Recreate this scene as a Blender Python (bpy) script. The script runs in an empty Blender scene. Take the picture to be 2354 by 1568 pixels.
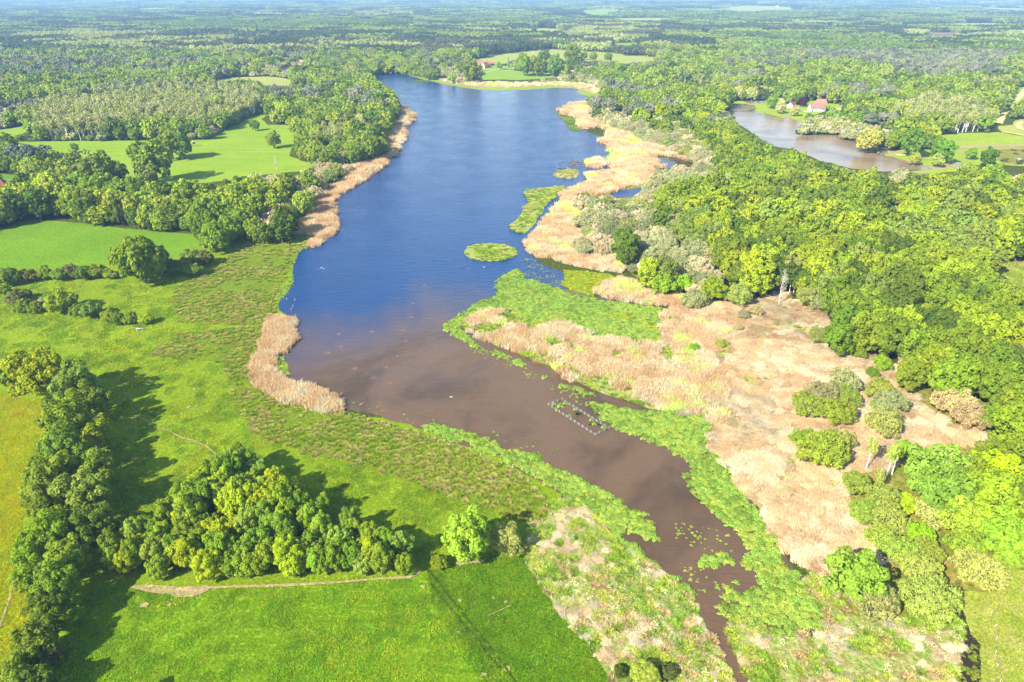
import bpy, math, random
import numpy as np
from mathutils import Vector, Matrix, noise as mnoise
rng = np.random.default_rng(7); random.seed(7)
scene = bpy.context.scene
col = scene.collection
R_ = math.radians

# ------------------------------------------------------------------ camera and traced coordinates
H = 110.0; F = 1569.0; PITCH = math.atan((784 + 24) / F); CX, CY = 1176.5, 784.0
FW = np.array([0, math.cos(PITCH), -math.sin(PITCH)]); UP = np.array([0, math.sin(PITCH), math.cos(PITCH)])
def ray(px, py): return FW + np.array([1., 0, 0]) * (px - CX) / F + UP * (CY - py) / F
def gnd(px, py, z=0.0):
    d = ray(px, max(py, -17.5)); t = (H - z) / -d[2]; return np.array([d[0] * t, d[1] * t])
def proj(P):                       # world (N,3) -> photo coordinates, depth
    P = np.atleast_2d(np.asarray(P, float)); v = P - np.array([0, 0, H]); dep = v @ FW
    return CX + v[:, 0] / dep * F, CY - (v @ UP) / dep * F, dep
CROPS = {'A': (0, 0, 1.6814), 'B': (1400, 0, 1.6814), 'C': (2700, 0, 1.6862), 'D': (0, 500, 1.6814), 'E': (0, 1300, 1.6814),
         'F': (0, 1900, 1.6814), 'G': (1400, 1900, 1.6814), 'H': (2700, 1900, 1.6862), 'I': (1100, 1000, 1.7423),
         'J': (2000, 500, 2.24), 'K': (2700, 1100, 1.6862), 'L': (2100, 1500, 3.1357), 'N': (1700, 1000, 1.96),
         'O': (2896, 600, 1.96), 'M': (2000, 1500, 1.12), 'Q': (1850, 200, 4.48), 'R': (3080, 360, 3.3625), 'S': (3500, 560, 2.2567), 'P': (0, 0, .5745)}
SC = 2353 / 4096
def pp(c, x, y):
    ox, oy, s = CROPS[c]; return ((ox + x / s) * SC, (oy + y / s) * SC)
def T(*args):                      # T('A', [(x,y),..], 'B', [...]) -> list of photo points
    out = []
    for c, pts in zip(args[::2], args[1::2]): out += [pp(c, x, y) for x, y in pts]
    return out
def W(pts): return np.array([gnd(x, y) for x, y in pts])
def inpoly(x, y, poly):
    x = np.asarray(x); y = np.asarray(y); r = np.zeros(x.shape, bool); P = np.asarray(poly); n = len(P)
    if n == 0: return r
    j = n - 1
    for i in range(n):
        xi, yi = P[i]; xj, yj = P[j]
        c = (yi > y) != (yj > y)
        if c.any():
            with np.errstate(divide='ignore', invalid='ignore'):
                r ^= c & (x < (xj - xi) * (y - yi) / ((yj - yi) if yj != yi else 1e-9) + xi)
        j = i
    return r

# ------------------------------------------------------------------ value noise (numpy)
_tab = np.random.default_rng(3).random((256, 256))
def vnoise(x, y, s=1.0, o=0):
    x = np.asarray(x, float) / s + 17.3 * o + 1000; y = np.asarray(y, float) / s + 9.1 * o + 1000
    xi = np.floor(x).astype(int); yi = np.floor(y).astype(int); fx = x - xi; fy = y - yi
    fx = fx * fx * (3 - 2 * fx); fy = fy * fy * (3 - 2 * fy); t = _tab
    a = t[xi & 255, yi & 255]; b = t[(xi + 1) & 255, yi & 255]; c = t[xi & 255, (yi + 1) & 255]; d = t[(xi + 1) & 255, (yi + 1) & 255]
    return (a * (1 - fx) + b * fx) * (1 - fy) + (c * (1 - fx) + d * fx) * fy
def fbm(x, y, s, o=0): return .55 * vnoise(x, y, s, o) + .3 * vnoise(x, y, s / 2.3, o + 1) + .15 * vnoise(x, y, s / 5, o + 2)

# ------------------------------------------------------------------ materials
KEXP = 2.4
def lin(c): c = c / 255; return c / 12.92 if c <= .04045 else ((c + .055) / 1.055) ** 2.4
def C(r, g, b, k=1.0):
    if g > r: r = r + .38 * (g - r) * (1 if b < .8 * g else .3)
    return tuple(min(.95, lin(v) / KEXP * k) for v in (r, g, b)) + (1,)
def newmat(name):
    m = bpy.data.materials.new(name); m.use_nodes = True; nt = m.node_tree; nt.nodes.clear(); return m, nt, nt.nodes, nt.links
def node(ns, t, **k):
    n = ns.new(t)
    for a, b in k.items(): setattr(n, a, b)
    return n
def mix(nt, a, b, fac, blend='MIX'):
    n = nt.nodes.new('ShaderNodeMix'); n.data_type = 'RGBA'; n.blend_type = blend; n.clamp_result = False
    for sock, v in ((n.inputs[6], a), (n.inputs[7], b)):
        if isinstance(v, (tuple, list)): sock.default_value = v
        else: nt.links.new(v, sock)
    if isinstance(fac, (int, float)): n.inputs[0].default_value = fac
    else: nt.links.new(fac, n.inputs[0])
    return n.outputs[2]
def ramp(nt, v, a, b):
    n = nt.nodes.new('ShaderNodeMapRange'); n.inputs[1].default_value = a; n.inputs[2].default_value = b; n.interpolation_type = 'SMOOTHSTEP'
    nt.links.new(v, n.inputs[0]); return n.outputs[0]
def nz(nt, vec, scale, detail=4, rough=.6, dist=0):
    n = nt.nodes.new('ShaderNodeTexNoise'); n.inputs['Scale'].default_value = scale; n.inputs['Detail'].default_value = detail
    n.inputs['Roughness'].default_value = rough; n.inputs['Distortion'].default_value = dist
    if vec: nt.links.new(vec, n.inputs['Vector'])
    return n.outputs[0]
def pos(nt, scale=(1, 1, 1), rot=(0, 0, 0)):
    g = nt.nodes.new('ShaderNodeNewGeometry'); m = nt.nodes.new('ShaderNodeMapping'); m.inputs['Scale'].default_value = scale
    m.inputs['Rotation'].default_value = rot; nt.links.new(g.outputs['Position'], m.inputs[0]); return m.outputs[0]
def ground_mat(name, c1, c2, c3=None, big=.02, mid=.15, fine=2.2, bump=.6, f3=(.55, .68), streak=None, fdark=.45, gain=(1.3, 1.34, .7)):
    """three colours mixed by noise at three scales, fine grain and relief"""
    m, nt, ns, ln = newmat(name)
    p = pos(nt)
    a = ramp(nt, nz(nt, p, big, 5, .65), .38, .62); b = ramp(nt, nz(nt, p, mid, 6, .7, .4), .36, .64)
    c = mix(nt, c1, c2, a)
    c = mix(nt, c, c2, b) if False else mix(nt, c, mix(nt, c2, c1, b), .5)
    if c3: c = mix(nt, c, c3, ramp(nt, nz(nt, pos(nt, (1, 1.0, 1)), mid * 1.7, 7, .75, .6), *f3))
    if streak:
        c = mix(nt, c, streak[0], ramp(nt, nz(nt, pos(nt, streak[1], (0, 0, streak[2])), 1.0, 3, .6), .5, .75))
    g = nz(nt, p, fine, 5, .8)
    c = mix(nt, c, mix(nt, c, (0, 0, 0, 1), fdark), ramp(nt, g, .62, .36))
    g2 = nz(nt, p, .9, 4, .75)
    c = mix(nt, c, mix(nt, c, (.85, .85, .3, 1), .12), ramp(nt, g2, .5, .72))
    c = mix(nt, c, tuple(gain) + (1,), 1.0, 'MULTIPLY')
    bs = node(ns, 'ShaderNodeBsdfPrincipled'); bs.inputs['Roughness'].default_value = 1; bs.inputs['Specular IOR Level'].default_value = .02
    ln.new(c, bs.inputs['Base Color'])
    bp = node(ns, 'ShaderNodeBump'); bp.inputs['Strength'].default_value = bump; bp.inputs['Distance'].default_value = .5
    add = node(ns, 'ShaderNodeMath', operation='ADD'); ln.new(g, add.inputs[0]); ln.new(g2, add.inputs[1])
    ln.new(add.outputs[0], bp.inputs['Height']); ln.new(bp.outputs[0], bs.inputs['Normal'])
    o = node(ns, 'ShaderNodeOutputMaterial'); ln.new(bs.outputs[0], o.inputs[0]); return m
def leaf_mat(name, transl=.32, var=.35, hue=.02, rough=.6, gain=(1, 1, 1)):
    """foliage: object colour, varied from plant to plant and leaf to leaf"""
    m, nt, ns, ln = newmat(name)
    oi = node(ns, 'ShaderNodeObjectInfo'); at = node(ns, 'ShaderNodeAttribute', attribute_name='lv')
    h = node(ns, 'ShaderNodeHueSaturation')
    mr = node(ns, 'ShaderNodeMapRange'); ln.new(oi.outputs['Random'], mr.inputs[0]); mr.inputs[3].default_value = .5 - hue; mr.inputs[4].default_value = .5 + hue * .6
    mv = node(ns, 'ShaderNodeMapRange'); ln.new(at.outputs['Fac'], mv.inputs[0]); mv.inputs[3].default_value = 1 - var; mv.inputs[4].default_value = 1 + var
    m2 = node(ns, 'ShaderNodeMath', operation='MULTIPLY_ADD'); ln.new(oi.outputs['Random'], m2.inputs[0]); m2.inputs[1].default_value = 7.13; m2.inputs[2].default_value = .2
    fr = node(ns, 'ShaderNodeMath', operation='FRACT'); ln.new(m2.outputs[0], fr.inputs[0])
    m3 = node(ns, 'ShaderNodeMapRange'); ln.new(fr.outputs[0], m3.inputs[0]); m3.inputs[3].default_value = .86; m3.inputs[4].default_value = 1.14
    mul = node(ns, 'ShaderNodeMath', operation='MULTIPLY'); ln.new(mv.outputs[0], mul.inputs[0]); ln.new(m3.outputs[0], mul.inputs[1])
    ti = node(ns, 'ShaderNodeAttribute', attribute_name='tint'); ti.attribute_type = 'INSTANCER'; sm = mix(nt, oi.outputs['Color'], ti.outputs['Color'], 1.0, 'ADD')
    sm = mix(nt, sm, tuple(gain) + (1,), 1.0, 'MULTIPLY')
    ln.new(sm, h.inputs['Color']); ln.new(mr.outputs[0], h.inputs['Hue']); ln.new(mul.outputs[0], h.inputs['Value'])
    bs = node(ns, 'ShaderNodeBsdfPrincipled'); bs.inputs['Roughness'].default_value = rough; bs.inputs['Specular IOR Level'].default_value = .1
    tr = node(ns, 'ShaderNodeBsdfTranslucent'); hs = node(ns, 'ShaderNodeHueSaturation'); hs.inputs['Saturation'].default_value = 1.15; hs.inputs['Value'].default_value = 1.3; hs.inputs['Hue'].default_value = .485
    ln.new(h.outputs[0], bs.inputs['Base Color']); ln.new(h.outputs[0], hs.inputs['Color']); ln.new(hs.outputs[0], tr.inputs[0])
    mx = node(ns, 'ShaderNodeMixShader'); mx.inputs[0].default_value = transl; ln.new(bs.outputs[0], mx.inputs[1]); ln.new(tr.outputs[0], mx.inputs[2])
    o = node(ns, 'ShaderNodeOutputMaterial'); ln.new(mx.outputs[0], o.inputs[0]); return m
def plain_mat(name, c, rough=.8, var=.25, scale=3., bump=.15, metal=0):
    m, nt, ns, ln = newmat(name)
    g = nz(nt, pos(nt), scale, 5, .7); cc = mix(nt, c, tuple(v * (1 - var) for v in c[:3]) + (1,), ramp(nt, g, .4, .65))
    bs = node(ns, 'ShaderNodeBsdfPrincipled'); bs.inputs['Roughness'].default_value = rough; bs.inputs['Metallic'].default_value = metal; ln.new(cc, bs.inputs['Base Color'])
    bp = node(ns, 'ShaderNodeBump'); bp.inputs['Strength'].default_value = bump; bp.inputs['Distance'].default_value = .05; ln.new(g, bp.inputs['Height']); ln.new(bp.outputs[0], bs.inputs['Normal'])
    o = node(ns, 'ShaderNodeOutputMaterial'); ln.new(bs.outputs[0], o.inputs[0]); return m
def obj_mat(name, rough=.85, var=.2):
    """bark, wood and the like: the object's own colour with grain"""
    m, nt, ns, ln = newmat(name); oi = node(ns, 'ShaderNodeObjectInfo')
    ti = node(ns, 'ShaderNodeAttribute', attribute_name='tint'); ti.attribute_type = 'INSTANCER'; sm = mix(nt, oi.outputs['Color'], ti.outputs['Color'], 1.0, 'ADD')
    g = nz(nt, pos(nt, (1, 1, .3)), 6, 4, .7); d = mix(nt, sm, (0.02, .017, .014, 1), var)
    cc = mix(nt, sm, d, ramp(nt, g, .45, .65))
    bs = node(ns, 'ShaderNodeBsdfPrincipled'); bs.inputs['Roughness'].default_value = rough; ln.new(cc, bs.inputs['Base Color'])
    o = node(ns, 'ShaderNodeOutputMaterial'); ln.new(bs.outputs[0], o.inputs[0]); return m
def water_mat(name, deep, silt, y0, y1, wave=1.0, bumpd=.12, rough=.12, siltmix=1.0, spec=.3, weed=None):
    m, nt, ns, ln = newmat(name)
    p = pos(nt); g = node(ns, 'ShaderNodeNewGeometry'); sp = node(ns, 'ShaderNodeSeparateXYZ'); ln.new(g.outputs['Position'], sp.inputs[0])
    # the silty plume drifts in from the inlet: a warped distance along the lake
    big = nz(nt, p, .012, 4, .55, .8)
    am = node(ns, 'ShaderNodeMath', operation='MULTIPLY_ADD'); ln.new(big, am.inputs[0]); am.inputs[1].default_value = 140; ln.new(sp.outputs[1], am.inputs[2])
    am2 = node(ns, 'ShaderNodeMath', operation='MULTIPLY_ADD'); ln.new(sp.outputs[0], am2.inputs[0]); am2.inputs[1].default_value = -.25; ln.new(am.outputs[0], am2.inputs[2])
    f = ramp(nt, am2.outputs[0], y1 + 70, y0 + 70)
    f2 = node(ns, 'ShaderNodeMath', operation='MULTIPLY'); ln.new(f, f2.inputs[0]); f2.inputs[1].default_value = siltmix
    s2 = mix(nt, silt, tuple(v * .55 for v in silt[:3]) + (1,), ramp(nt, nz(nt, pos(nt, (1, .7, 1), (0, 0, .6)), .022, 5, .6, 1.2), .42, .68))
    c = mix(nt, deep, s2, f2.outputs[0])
    bs = node(ns, 'ShaderNodeBsdfPrincipled'); bs.inputs['Roughness'].default_value = rough; bs.inputs['IOR'].default_value = 1.33; bs.inputs['Specular IOR Level'].default_value = spec
    ln.new(c, bs.inputs['Base Color'])
    w1 = nz(nt, pos(nt, (1, 1.9, 1), (0, 0, -.5)), .75 * wave, 3, .6, .3); w2 = nz(nt, pos(nt, (1, 2.4, 1), (0, 0, -.35)), 2.2 * wave, 3, .6, .2); w3 = nz(nt, p, .05, 3, .6); w4 = nz(nt, pos(nt, (.5, 1.5, 1), (0, 0, -.12)), .33 * wave, 4, .65, .3)
    a1 = node(ns, 'ShaderNodeMath', operation='MULTIPLY_ADD'); ln.new(w2, a1.inputs[0]); a1.inputs[1].default_value = .35; ln.new(w1, a1.inputs[2]); a5 = node(ns, 'ShaderNodeMath', operation='MULTIPLY_ADD'); ln.new(w4, a5.inputs[0]); a5.inputs[1].default_value = 2.6; ln.new(a1.outputs[0], a5.inputs[2]); a1 = a5
    am3 = node(ns, 'ShaderNodeMapRange'); ln.new(w3, am3.inputs[0]); am3.inputs[1].default_value = .35; am3.inputs[2].default_value = .65; am3.inputs[3].default_value = .55; am3.inputs[4].default_value = 1.15
    bp = node(ns, 'ShaderNodeBump'); ln.new(am3.outputs[0], bp.inputs['Strength']); bp.inputs['Distance'].default_value = bumpd; ln.new(a1.outputs[0], bp.inputs['Height']); ln.new(bp.outputs[0], bs.inputs['Normal'])
    o = node(ns, 'ShaderNodeOutputMaterial'); ln.new(bs.outputs[0], o.inputs[0]); return m

LEAF = leaf_mat('leaf_foliage', gain=(1.2, 1.2, .75)); NEEDLE = leaf_mat('conifer_foliage', .1, .3, .02, .7, (1.7, 1.7, 1.6)); REED = leaf_mat('dry_reed', .35, .3, .004, .8, (1.72, 1.88, 1.98))
WEED = leaf_mat('water_weed', .25, .3, .008, .5, (1.28, 1.3, 1.1)); BARK = obj_mat('bark', .9, .6); WOOD = obj_mat('wood', .85, .35)

# ------------------------------------------------------------------ mesh helpers
def np_mesh(name, V, Fq, mat, lv=None, smooth=False):
    me = bpy.data.meshes.new(name); V = np.asarray(V, np.float32); Fq = np.asarray(Fq, np.int32); k = Fq.shape[1]
    me.vertices.add(len(V)); me.vertices.foreach_set('co', V.ravel()); me.loops.add(Fq.size); me.loops.foreach_set('vertex_index', Fq.ravel())
    me.polygons.add(len(Fq)); me.polygons.foreach_set('loop_start', np.arange(0, Fq.size, k, dtype=np.int32))
    try: me.polygons.foreach_set('loop_total', np.full(len(Fq), k, np.int32))
    except Exception: pass
    if lv is not None:
        a = me.attributes.new('lv', 'FLOAT', 'FACE'); a.data.foreach_set('value', np.asarray(lv, np.float32))
    me.update(calc_edges=True); me.materials.append(mat); return me
def unit(v): return v / np.maximum(np.linalg.norm(v, axis=-1, keepdims=True), 1e-9)
def quads(P, Nn, su, sv, updir=None, r=rng):
    """leaf cards at P with normals Nn; su, sv half sizes; updir = long axis"""
    n = len(P); a = r.normal(size=(n, 3)) if updir is None else updir
    u = unit(np.cross(Nn, a)); v = unit(np.cross(u, Nn)); su = np.asarray(su).reshape(-1, 1); sv = np.asarray(sv).reshape(-1, 1)
    V = np.stack([P - u * su - v * sv * .6, P + u * su * .8 - v * sv, P + u * su * .9 + v * sv * .7, P - u * su * .7 + v * sv], 1).reshape(-1, 3)
    return V, np.arange(4 * n).reshape(n, 4)
def crown_np(seed, Rr=5., Hc=7.5, zc=6.2, nl=26, n=5000, leaf=.24, brush=0., flat=1., lobe=(.28, .44), under=.25):
    r = np.random.default_rng(seed)
    # lobes spread over an uneven ellipsoid
    i = np.arange(nl) + .5; ph = np.arccos(1 - (1 + under * 1.1) * i / nl * .98 / (1 + 0)) if False else np.arccos(np.clip(1 - (1 + under) * i / nl, -1, 1)); th = i * 2.39996 + r.random() * 6
    d = np.stack([np.sin(ph) * np.cos(th), np.sin(ph) * np.sin(th), np.cos(ph)], 1) + r.normal(size=(nl, 3)) * .13
    sh = (.50 + .36 * r.random(nl) ** .8) * (1 + .14 * np.sin(2 * th + r.random() * 6)) * (1 + .1 * np.sin(3 * th + r.random() * 6))
    c = unit(d) * sh[:, None] * np.array([Rr, Rr, Hc / 2]) ; lr = Rr * r.uniform(lobe[0], lobe[1], nl)
    c = np.vstack([c, [[0, 0, 0]], r.normal(size=(3, 3)) * Rr * .12]); lr = np.r_[lr, Rr * .5, [Rr * .35] * 3]
    # secondary sprays on the lobes
    m2 = nl * 5; k = r.integers(0, nl, m2); d2 = unit(unit(c[k]) * .9 + r.normal(size=(m2, 3)) * .7); c2 = c[k] + d2 * lr[k][:, None] * .85; l2 = lr[k] * r.uniform(.25, .45, m2)
    c = np.vstack([c, c2]); lr = np.r_[lr, l2]
    out = []; tot = 0
    w = lr ** 1.7; w /= w.sum()
    while tot < n:
        k = r.choice(len(c), n * 2, p=w); dd = unit(r.normal(size=(len(k), 3)) + unit(c[k] + 1e-3) * .5); q = c[k] + dd * lr[k][:, None] * r.uniform(.82, 1.08, (len(k), 1)) * np.array([1, 1, flat])
        ins = np.zeros(len(q), bool)
        for s in range(0, nl + 1): ins |= np.linalg.norm((q - c[s]) / np.array([1, 1, flat]), axis=1) < lr[s] * .78
        ins &= r.random(len(q)) > .12
        q, dd = q[~ins], dd[~ins]; out.append((q, dd)); tot += len(q)
    q = np.vstack([a for a, b in out])[:n]; dd = np.vstack([b for a, b in out])[:n]
    q[:, 2] += zc; q[:, 2] = np.maximum(q[:, 2], .15)
    # the side towards the ground bends up a little
    s = leaf * r.uniform(.6, 1.35, n)
    if brush:
        N2 = unit(dd * .9 + r.normal(size=(n, 3)) * .6 + np.array([0, 0, .2])); V, Fc = quads(q, N2, s * .55, s * 1.6, unit(dd + r.normal(size=(n, 3)) * .35 + np.array([0, 0, .5])), r)
    else:
        V, Fc = quads(q, unit(dd + r.normal(size=(n, 3)) * .42 + np.array([0, 0, .3])), s, s, None, r)
    lv = r.random(n) * .6 + .4 * vnoise(q[:, 0] + q[:, 2], q[:, 1], Rr * .3, seed)
    return V, Fc, lv
def tube_np(pts, rad, k=6):
    pts = np.asarray(pts, float); V = []; Fc = []
    for i, p in enumerate(pts):
        t = unit(pts[min(i + 1, len(pts) - 1)] - pts[max(i - 1, 0)]); a = np.array([1, 0, 0]) if abs(t[0]) < .8 else np.array([0, 1, 0])
        u = unit(np.cross(t, a)); v = np.cross(t, u)
        for j in range(k): V.append(p + rad[i] * (u * math.cos(2 * math.pi * j / k) + v * math.sin(2 * math.pi * j / k)))
    for i in range(len(pts) - 1):
        for j in range(k): Fc.append((i * k + j, i * k + (j + 1) % k, (i + 1) * k + (j + 1) % k, (i + 1) * k + j))
    return np.array(V), np.array(Fc)
def join_np(parts):
    V = []; Fc = []; o = 0
    for v, f in parts: V.append(v); Fc.append(f + o); o += len(v)
    return np.vstack(V), np.vstack(Fc)
def trunk_np(seed, h=6.5, r0=.38, limbs=7, spread=2.8, top=1.0, lean=.3):
    r = np.random.default_rng(seed); b = r.normal(size=2) * lean
    main = [(0, 0, -.2), (b[0] * .2, b[1] * .2, h * .3), (b[0] * .7, b[1] * .7, h * .65), (b[0], b[1], h * top)]; P = [tube_np(main, [r0 * 1.25, r0 * .85, r0 * .55, r0 * .12], 8)]
    for i in range(limbs):
        a = i * 2.4 + r.random(); z = h * r.uniform(.28, .75); s = spread * r.uniform(.6, 1.1); q = np.array([b[0] * z / h, b[1] * z / h, z]); e = q + np.array([math.cos(a) * s, math.sin(a) * s, h * r.uniform(.2, .42)])
        mdl = (q + e) / 2 + r.normal(size=3) * .25; P.append(tube_np([q, mdl, e], [r0 * .42, r0 * .28, r0 * .07], 5))
        for _ in range(2):
            e2 = mdl + unit(r.normal(size=3) + np.array([math.cos(a), math.sin(a), 1.2])) * s * .55; P.append(tube_np([mdl, e2], [r0 * .2, r0 * .04], 4))
    return join_np(P)
def bare_np(seed, h=10, spread=2.5, n=26, r0=.16, fork=0):
    r = np.random.default_rng(seed); P = []
    stems = [(0, 0)] if not fork else [(math.cos(k * 2.1) * .5, math.sin(k * 2.1) * .5) for k in range(fork)]
    for sx, sy in stems:
        e = np.array([sx * (2.5 if fork else .4), sy * (2.5 if fork else .4), h * r.uniform(.85, 1)]); b0 = np.array([sx * .3, sy * .3, -.1]); P.append(tube_np([b0, (b0 + e) / 2 + r.normal(size=3) * .2, e], [r0, r0 * .65, r0 * .12], 6))
        for i in range(n):
            t = r.uniform(.28, .97); q = b0 + (e - b0) * t; a = r.random() * 6.28; L = spread * (1.15 - t) * r.uniform(.6, 1.1) + .4; d = np.array([math.cos(a) * .75, math.sin(a) * .75, .85]); q2 = q + d * L; P.append(tube_np([q, q2], [r0 * .35 * (1.1 - t) + .025, .018], 4))
            for _ in range(4):
                t2 = r.uniform(.35, 1); q3 = q + d * L * t2; P.append(tube_np([q3, q3 + unit(r.normal(size=3) + np.array([d[0], d[1], 1.1])) * L * .45], [.022, .012], 3))
    P = [(v, f) for v, f in P]; return join_np(P)
def blades_np(seed, n, size, h, wd, lean=.25, curve=.3, dirn=None, mound=0, rad=None):
    """upright blades: each a bent strip of two quads"""
    r = np.random.default_rng(seed)
    if rad: a = r.random(n) * 6.28; q = rad * np.sqrt(r.random(n)); x, y = q * np.cos(a), q * np.sin(a)
    else: x, y = r.uniform(-size / 2, size / 2, n), r.uniform(-size / 2, size / 2, n)
    hh = h * r.uniform(.6, 1.15, n); ln = r.normal(size=(n, 2)) * lean
    if rad and mound: ln = ln + np.stack([x, y], 1) / rad * mound
    if dirn is not None: ln = ln + np.array(dirn)
    b = np.stack([x, y, np.zeros(n)], 1); d = np.concatenate([ln, np.ones((n, 1))], 1); d = unit(d)
    m = b + d * hh[:, None] * .55; tp = m + unit(d + np.concatenate([ln * 1.5 * (1 + curve), np.full((n, 1), -curve)], 1)) * hh[:, None] * .5
    a = r.random(n) * 6.28; s = np.stack([np.cos(a), np.sin(a), np.zeros(n)], 1) * (wd * r.uniform(.6, 1.3, n))[:, None]
    V = np.stack([b - s, b + s, m + s * .9, m - s * .9, tp + s * .35, tp - s * .35], 1).reshape(-1, 3); i = np.arange(n)[:, None] * 6
    Fc = np.concatenate([i + np.array([[0, 1, 2, 3]]), i + np.array([[3, 2, 4, 5]])], 0); lv = r.random(n); return V, Fc, np.r_[lv, lv]
def lily_np(seed, n, rad, hmax, leaf):
    r = np.random.default_rng(seed); a = r.random(n) * 6.28; q = rad * np.sqrt(r.random(n)) * (1 + .35 * np.sin(3 * a + seed) + .2 * np.sin(5 * a)); x, y = q * np.cos(a), q * np.sin(a)
    z = .06 + hmax * np.clip(1 - (q / rad) ** 2, 0, 1) * r.uniform(.3, 1, n); P = np.stack([x, y, z], 1)
    N2 = unit(np.stack([x / rad * .5, y / rad * .5, np.ones(n)], 1) + r.normal(size=(n, 3)) * .38); s = leaf * r.uniform(.6, 1.4, n); V, Fc = quads(P, N2, s, s, None, r); return V, Fc, r.random(n)

# ------------------------------------------------------------------ objects
def tag(o, label=None, cat=None, group=None, kind=None):
    if label: o['label'] = label
    if cat: o['category'] = cat
    if group: o['group'] = group
    if kind: o['kind'] = kind
    return o
def link(name, me, parent=None, loc=None, color=None):
    o = bpy.data.objects.new(name, me); col.objects.link(o)
    if parent: o.parent = parent
    if loc is not None: o.location = loc
    if color is not None: o.color = color
    return o
def empty(name, loc, rz=0, s=1.0):
    o = bpy.data.objects.new(name, None); col.objects.link(o); o.location = loc; o.rotation_euler = (0, 0, rz); o.empty_display_size = .5
    o.scale = (s, s, s) if isinstance(s, (int, float)) else s; return o
SHARED = {}
def jagged(poly, amp=.6, seg=2.0, seed=0, closed=True):
    P = np.asarray(poly, float); out = []; n = len(P)
    for i in range(n):
        a, b = P[i], P[(i + 1) % n]; L = np.linalg.norm(b - a); d0 = math.hypot(*a); sg = max(seg, d0 * .006); k = max(1, int(L / sg)); nrm = np.array([-(b - a)[1], (b - a)[0]]) / max(L, 1e-6)
        for j in range(k):
            q = a + (b - a) * j / k; am = amp * min(1 + d0 / 300, 5); v = (fbm(q[0], q[1], 5 * max(1, d0 / 250), seed) - .5) * 2.2; out.append(q + nrm * float(v) * am)
    return np.array(out)
def sheet(name, poly, z, mat, amp=.6, seg=2.0, kind='structure', label=None, cat=None, world=False):
    P = jagged(poly if world else W(poly), amp, seg, len(name)); me = bpy.data.meshes.new(name)
    me.from_pydata([(x, y, z) for x, y in P], [], [list(range(len(P)))]); me.update(); me.materials.append(mat)
    if len(me.polygons) and me.polygons[0].normal.z < 0: me.flip_normals()
    o = link(name, me); tag(o, label, cat, None, kind); return o
def strip(name, pts, width, z, mat, label=None, kind='structure'):
    P = W(pts); V = []; Fc = []
    Q = [P[0]]
    for a, b in zip(P[:-1], P[1:]):
        k = max(1, int(np.linalg.norm(b - a) / 4)); Q += [a + (b - a) * (j + 1) / k for j in range(k)]
    Q = np.array(Q)
    for i, q in enumerate(Q):
        t = unit(Q[min(i + 1, len(Q) - 1)] - Q[max(i - 1, 0)]); n = np.array([-t[1], t[0]]); w = width / 2 * (1 + .5 * (float(vnoise(q[0], q[1], 6)) - .5)); w2 = width / 2 * (1 + .5 * (float(vnoise(q[0], q[1], 6, 5)) - .5))
        V += [(*(q + n * w), z), (*(q - n * w2), z)]
        if i: Fc.append((2 * i - 2, 2 * i - 1, 2 * i + 1, 2 * i))
    me = bpy.data.meshes.new(name); me.from_pydata(V, [], Fc); me.update(); me.materials.append(mat); o = link(name, me); tag(o, label, None, None, kind); return o

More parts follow.
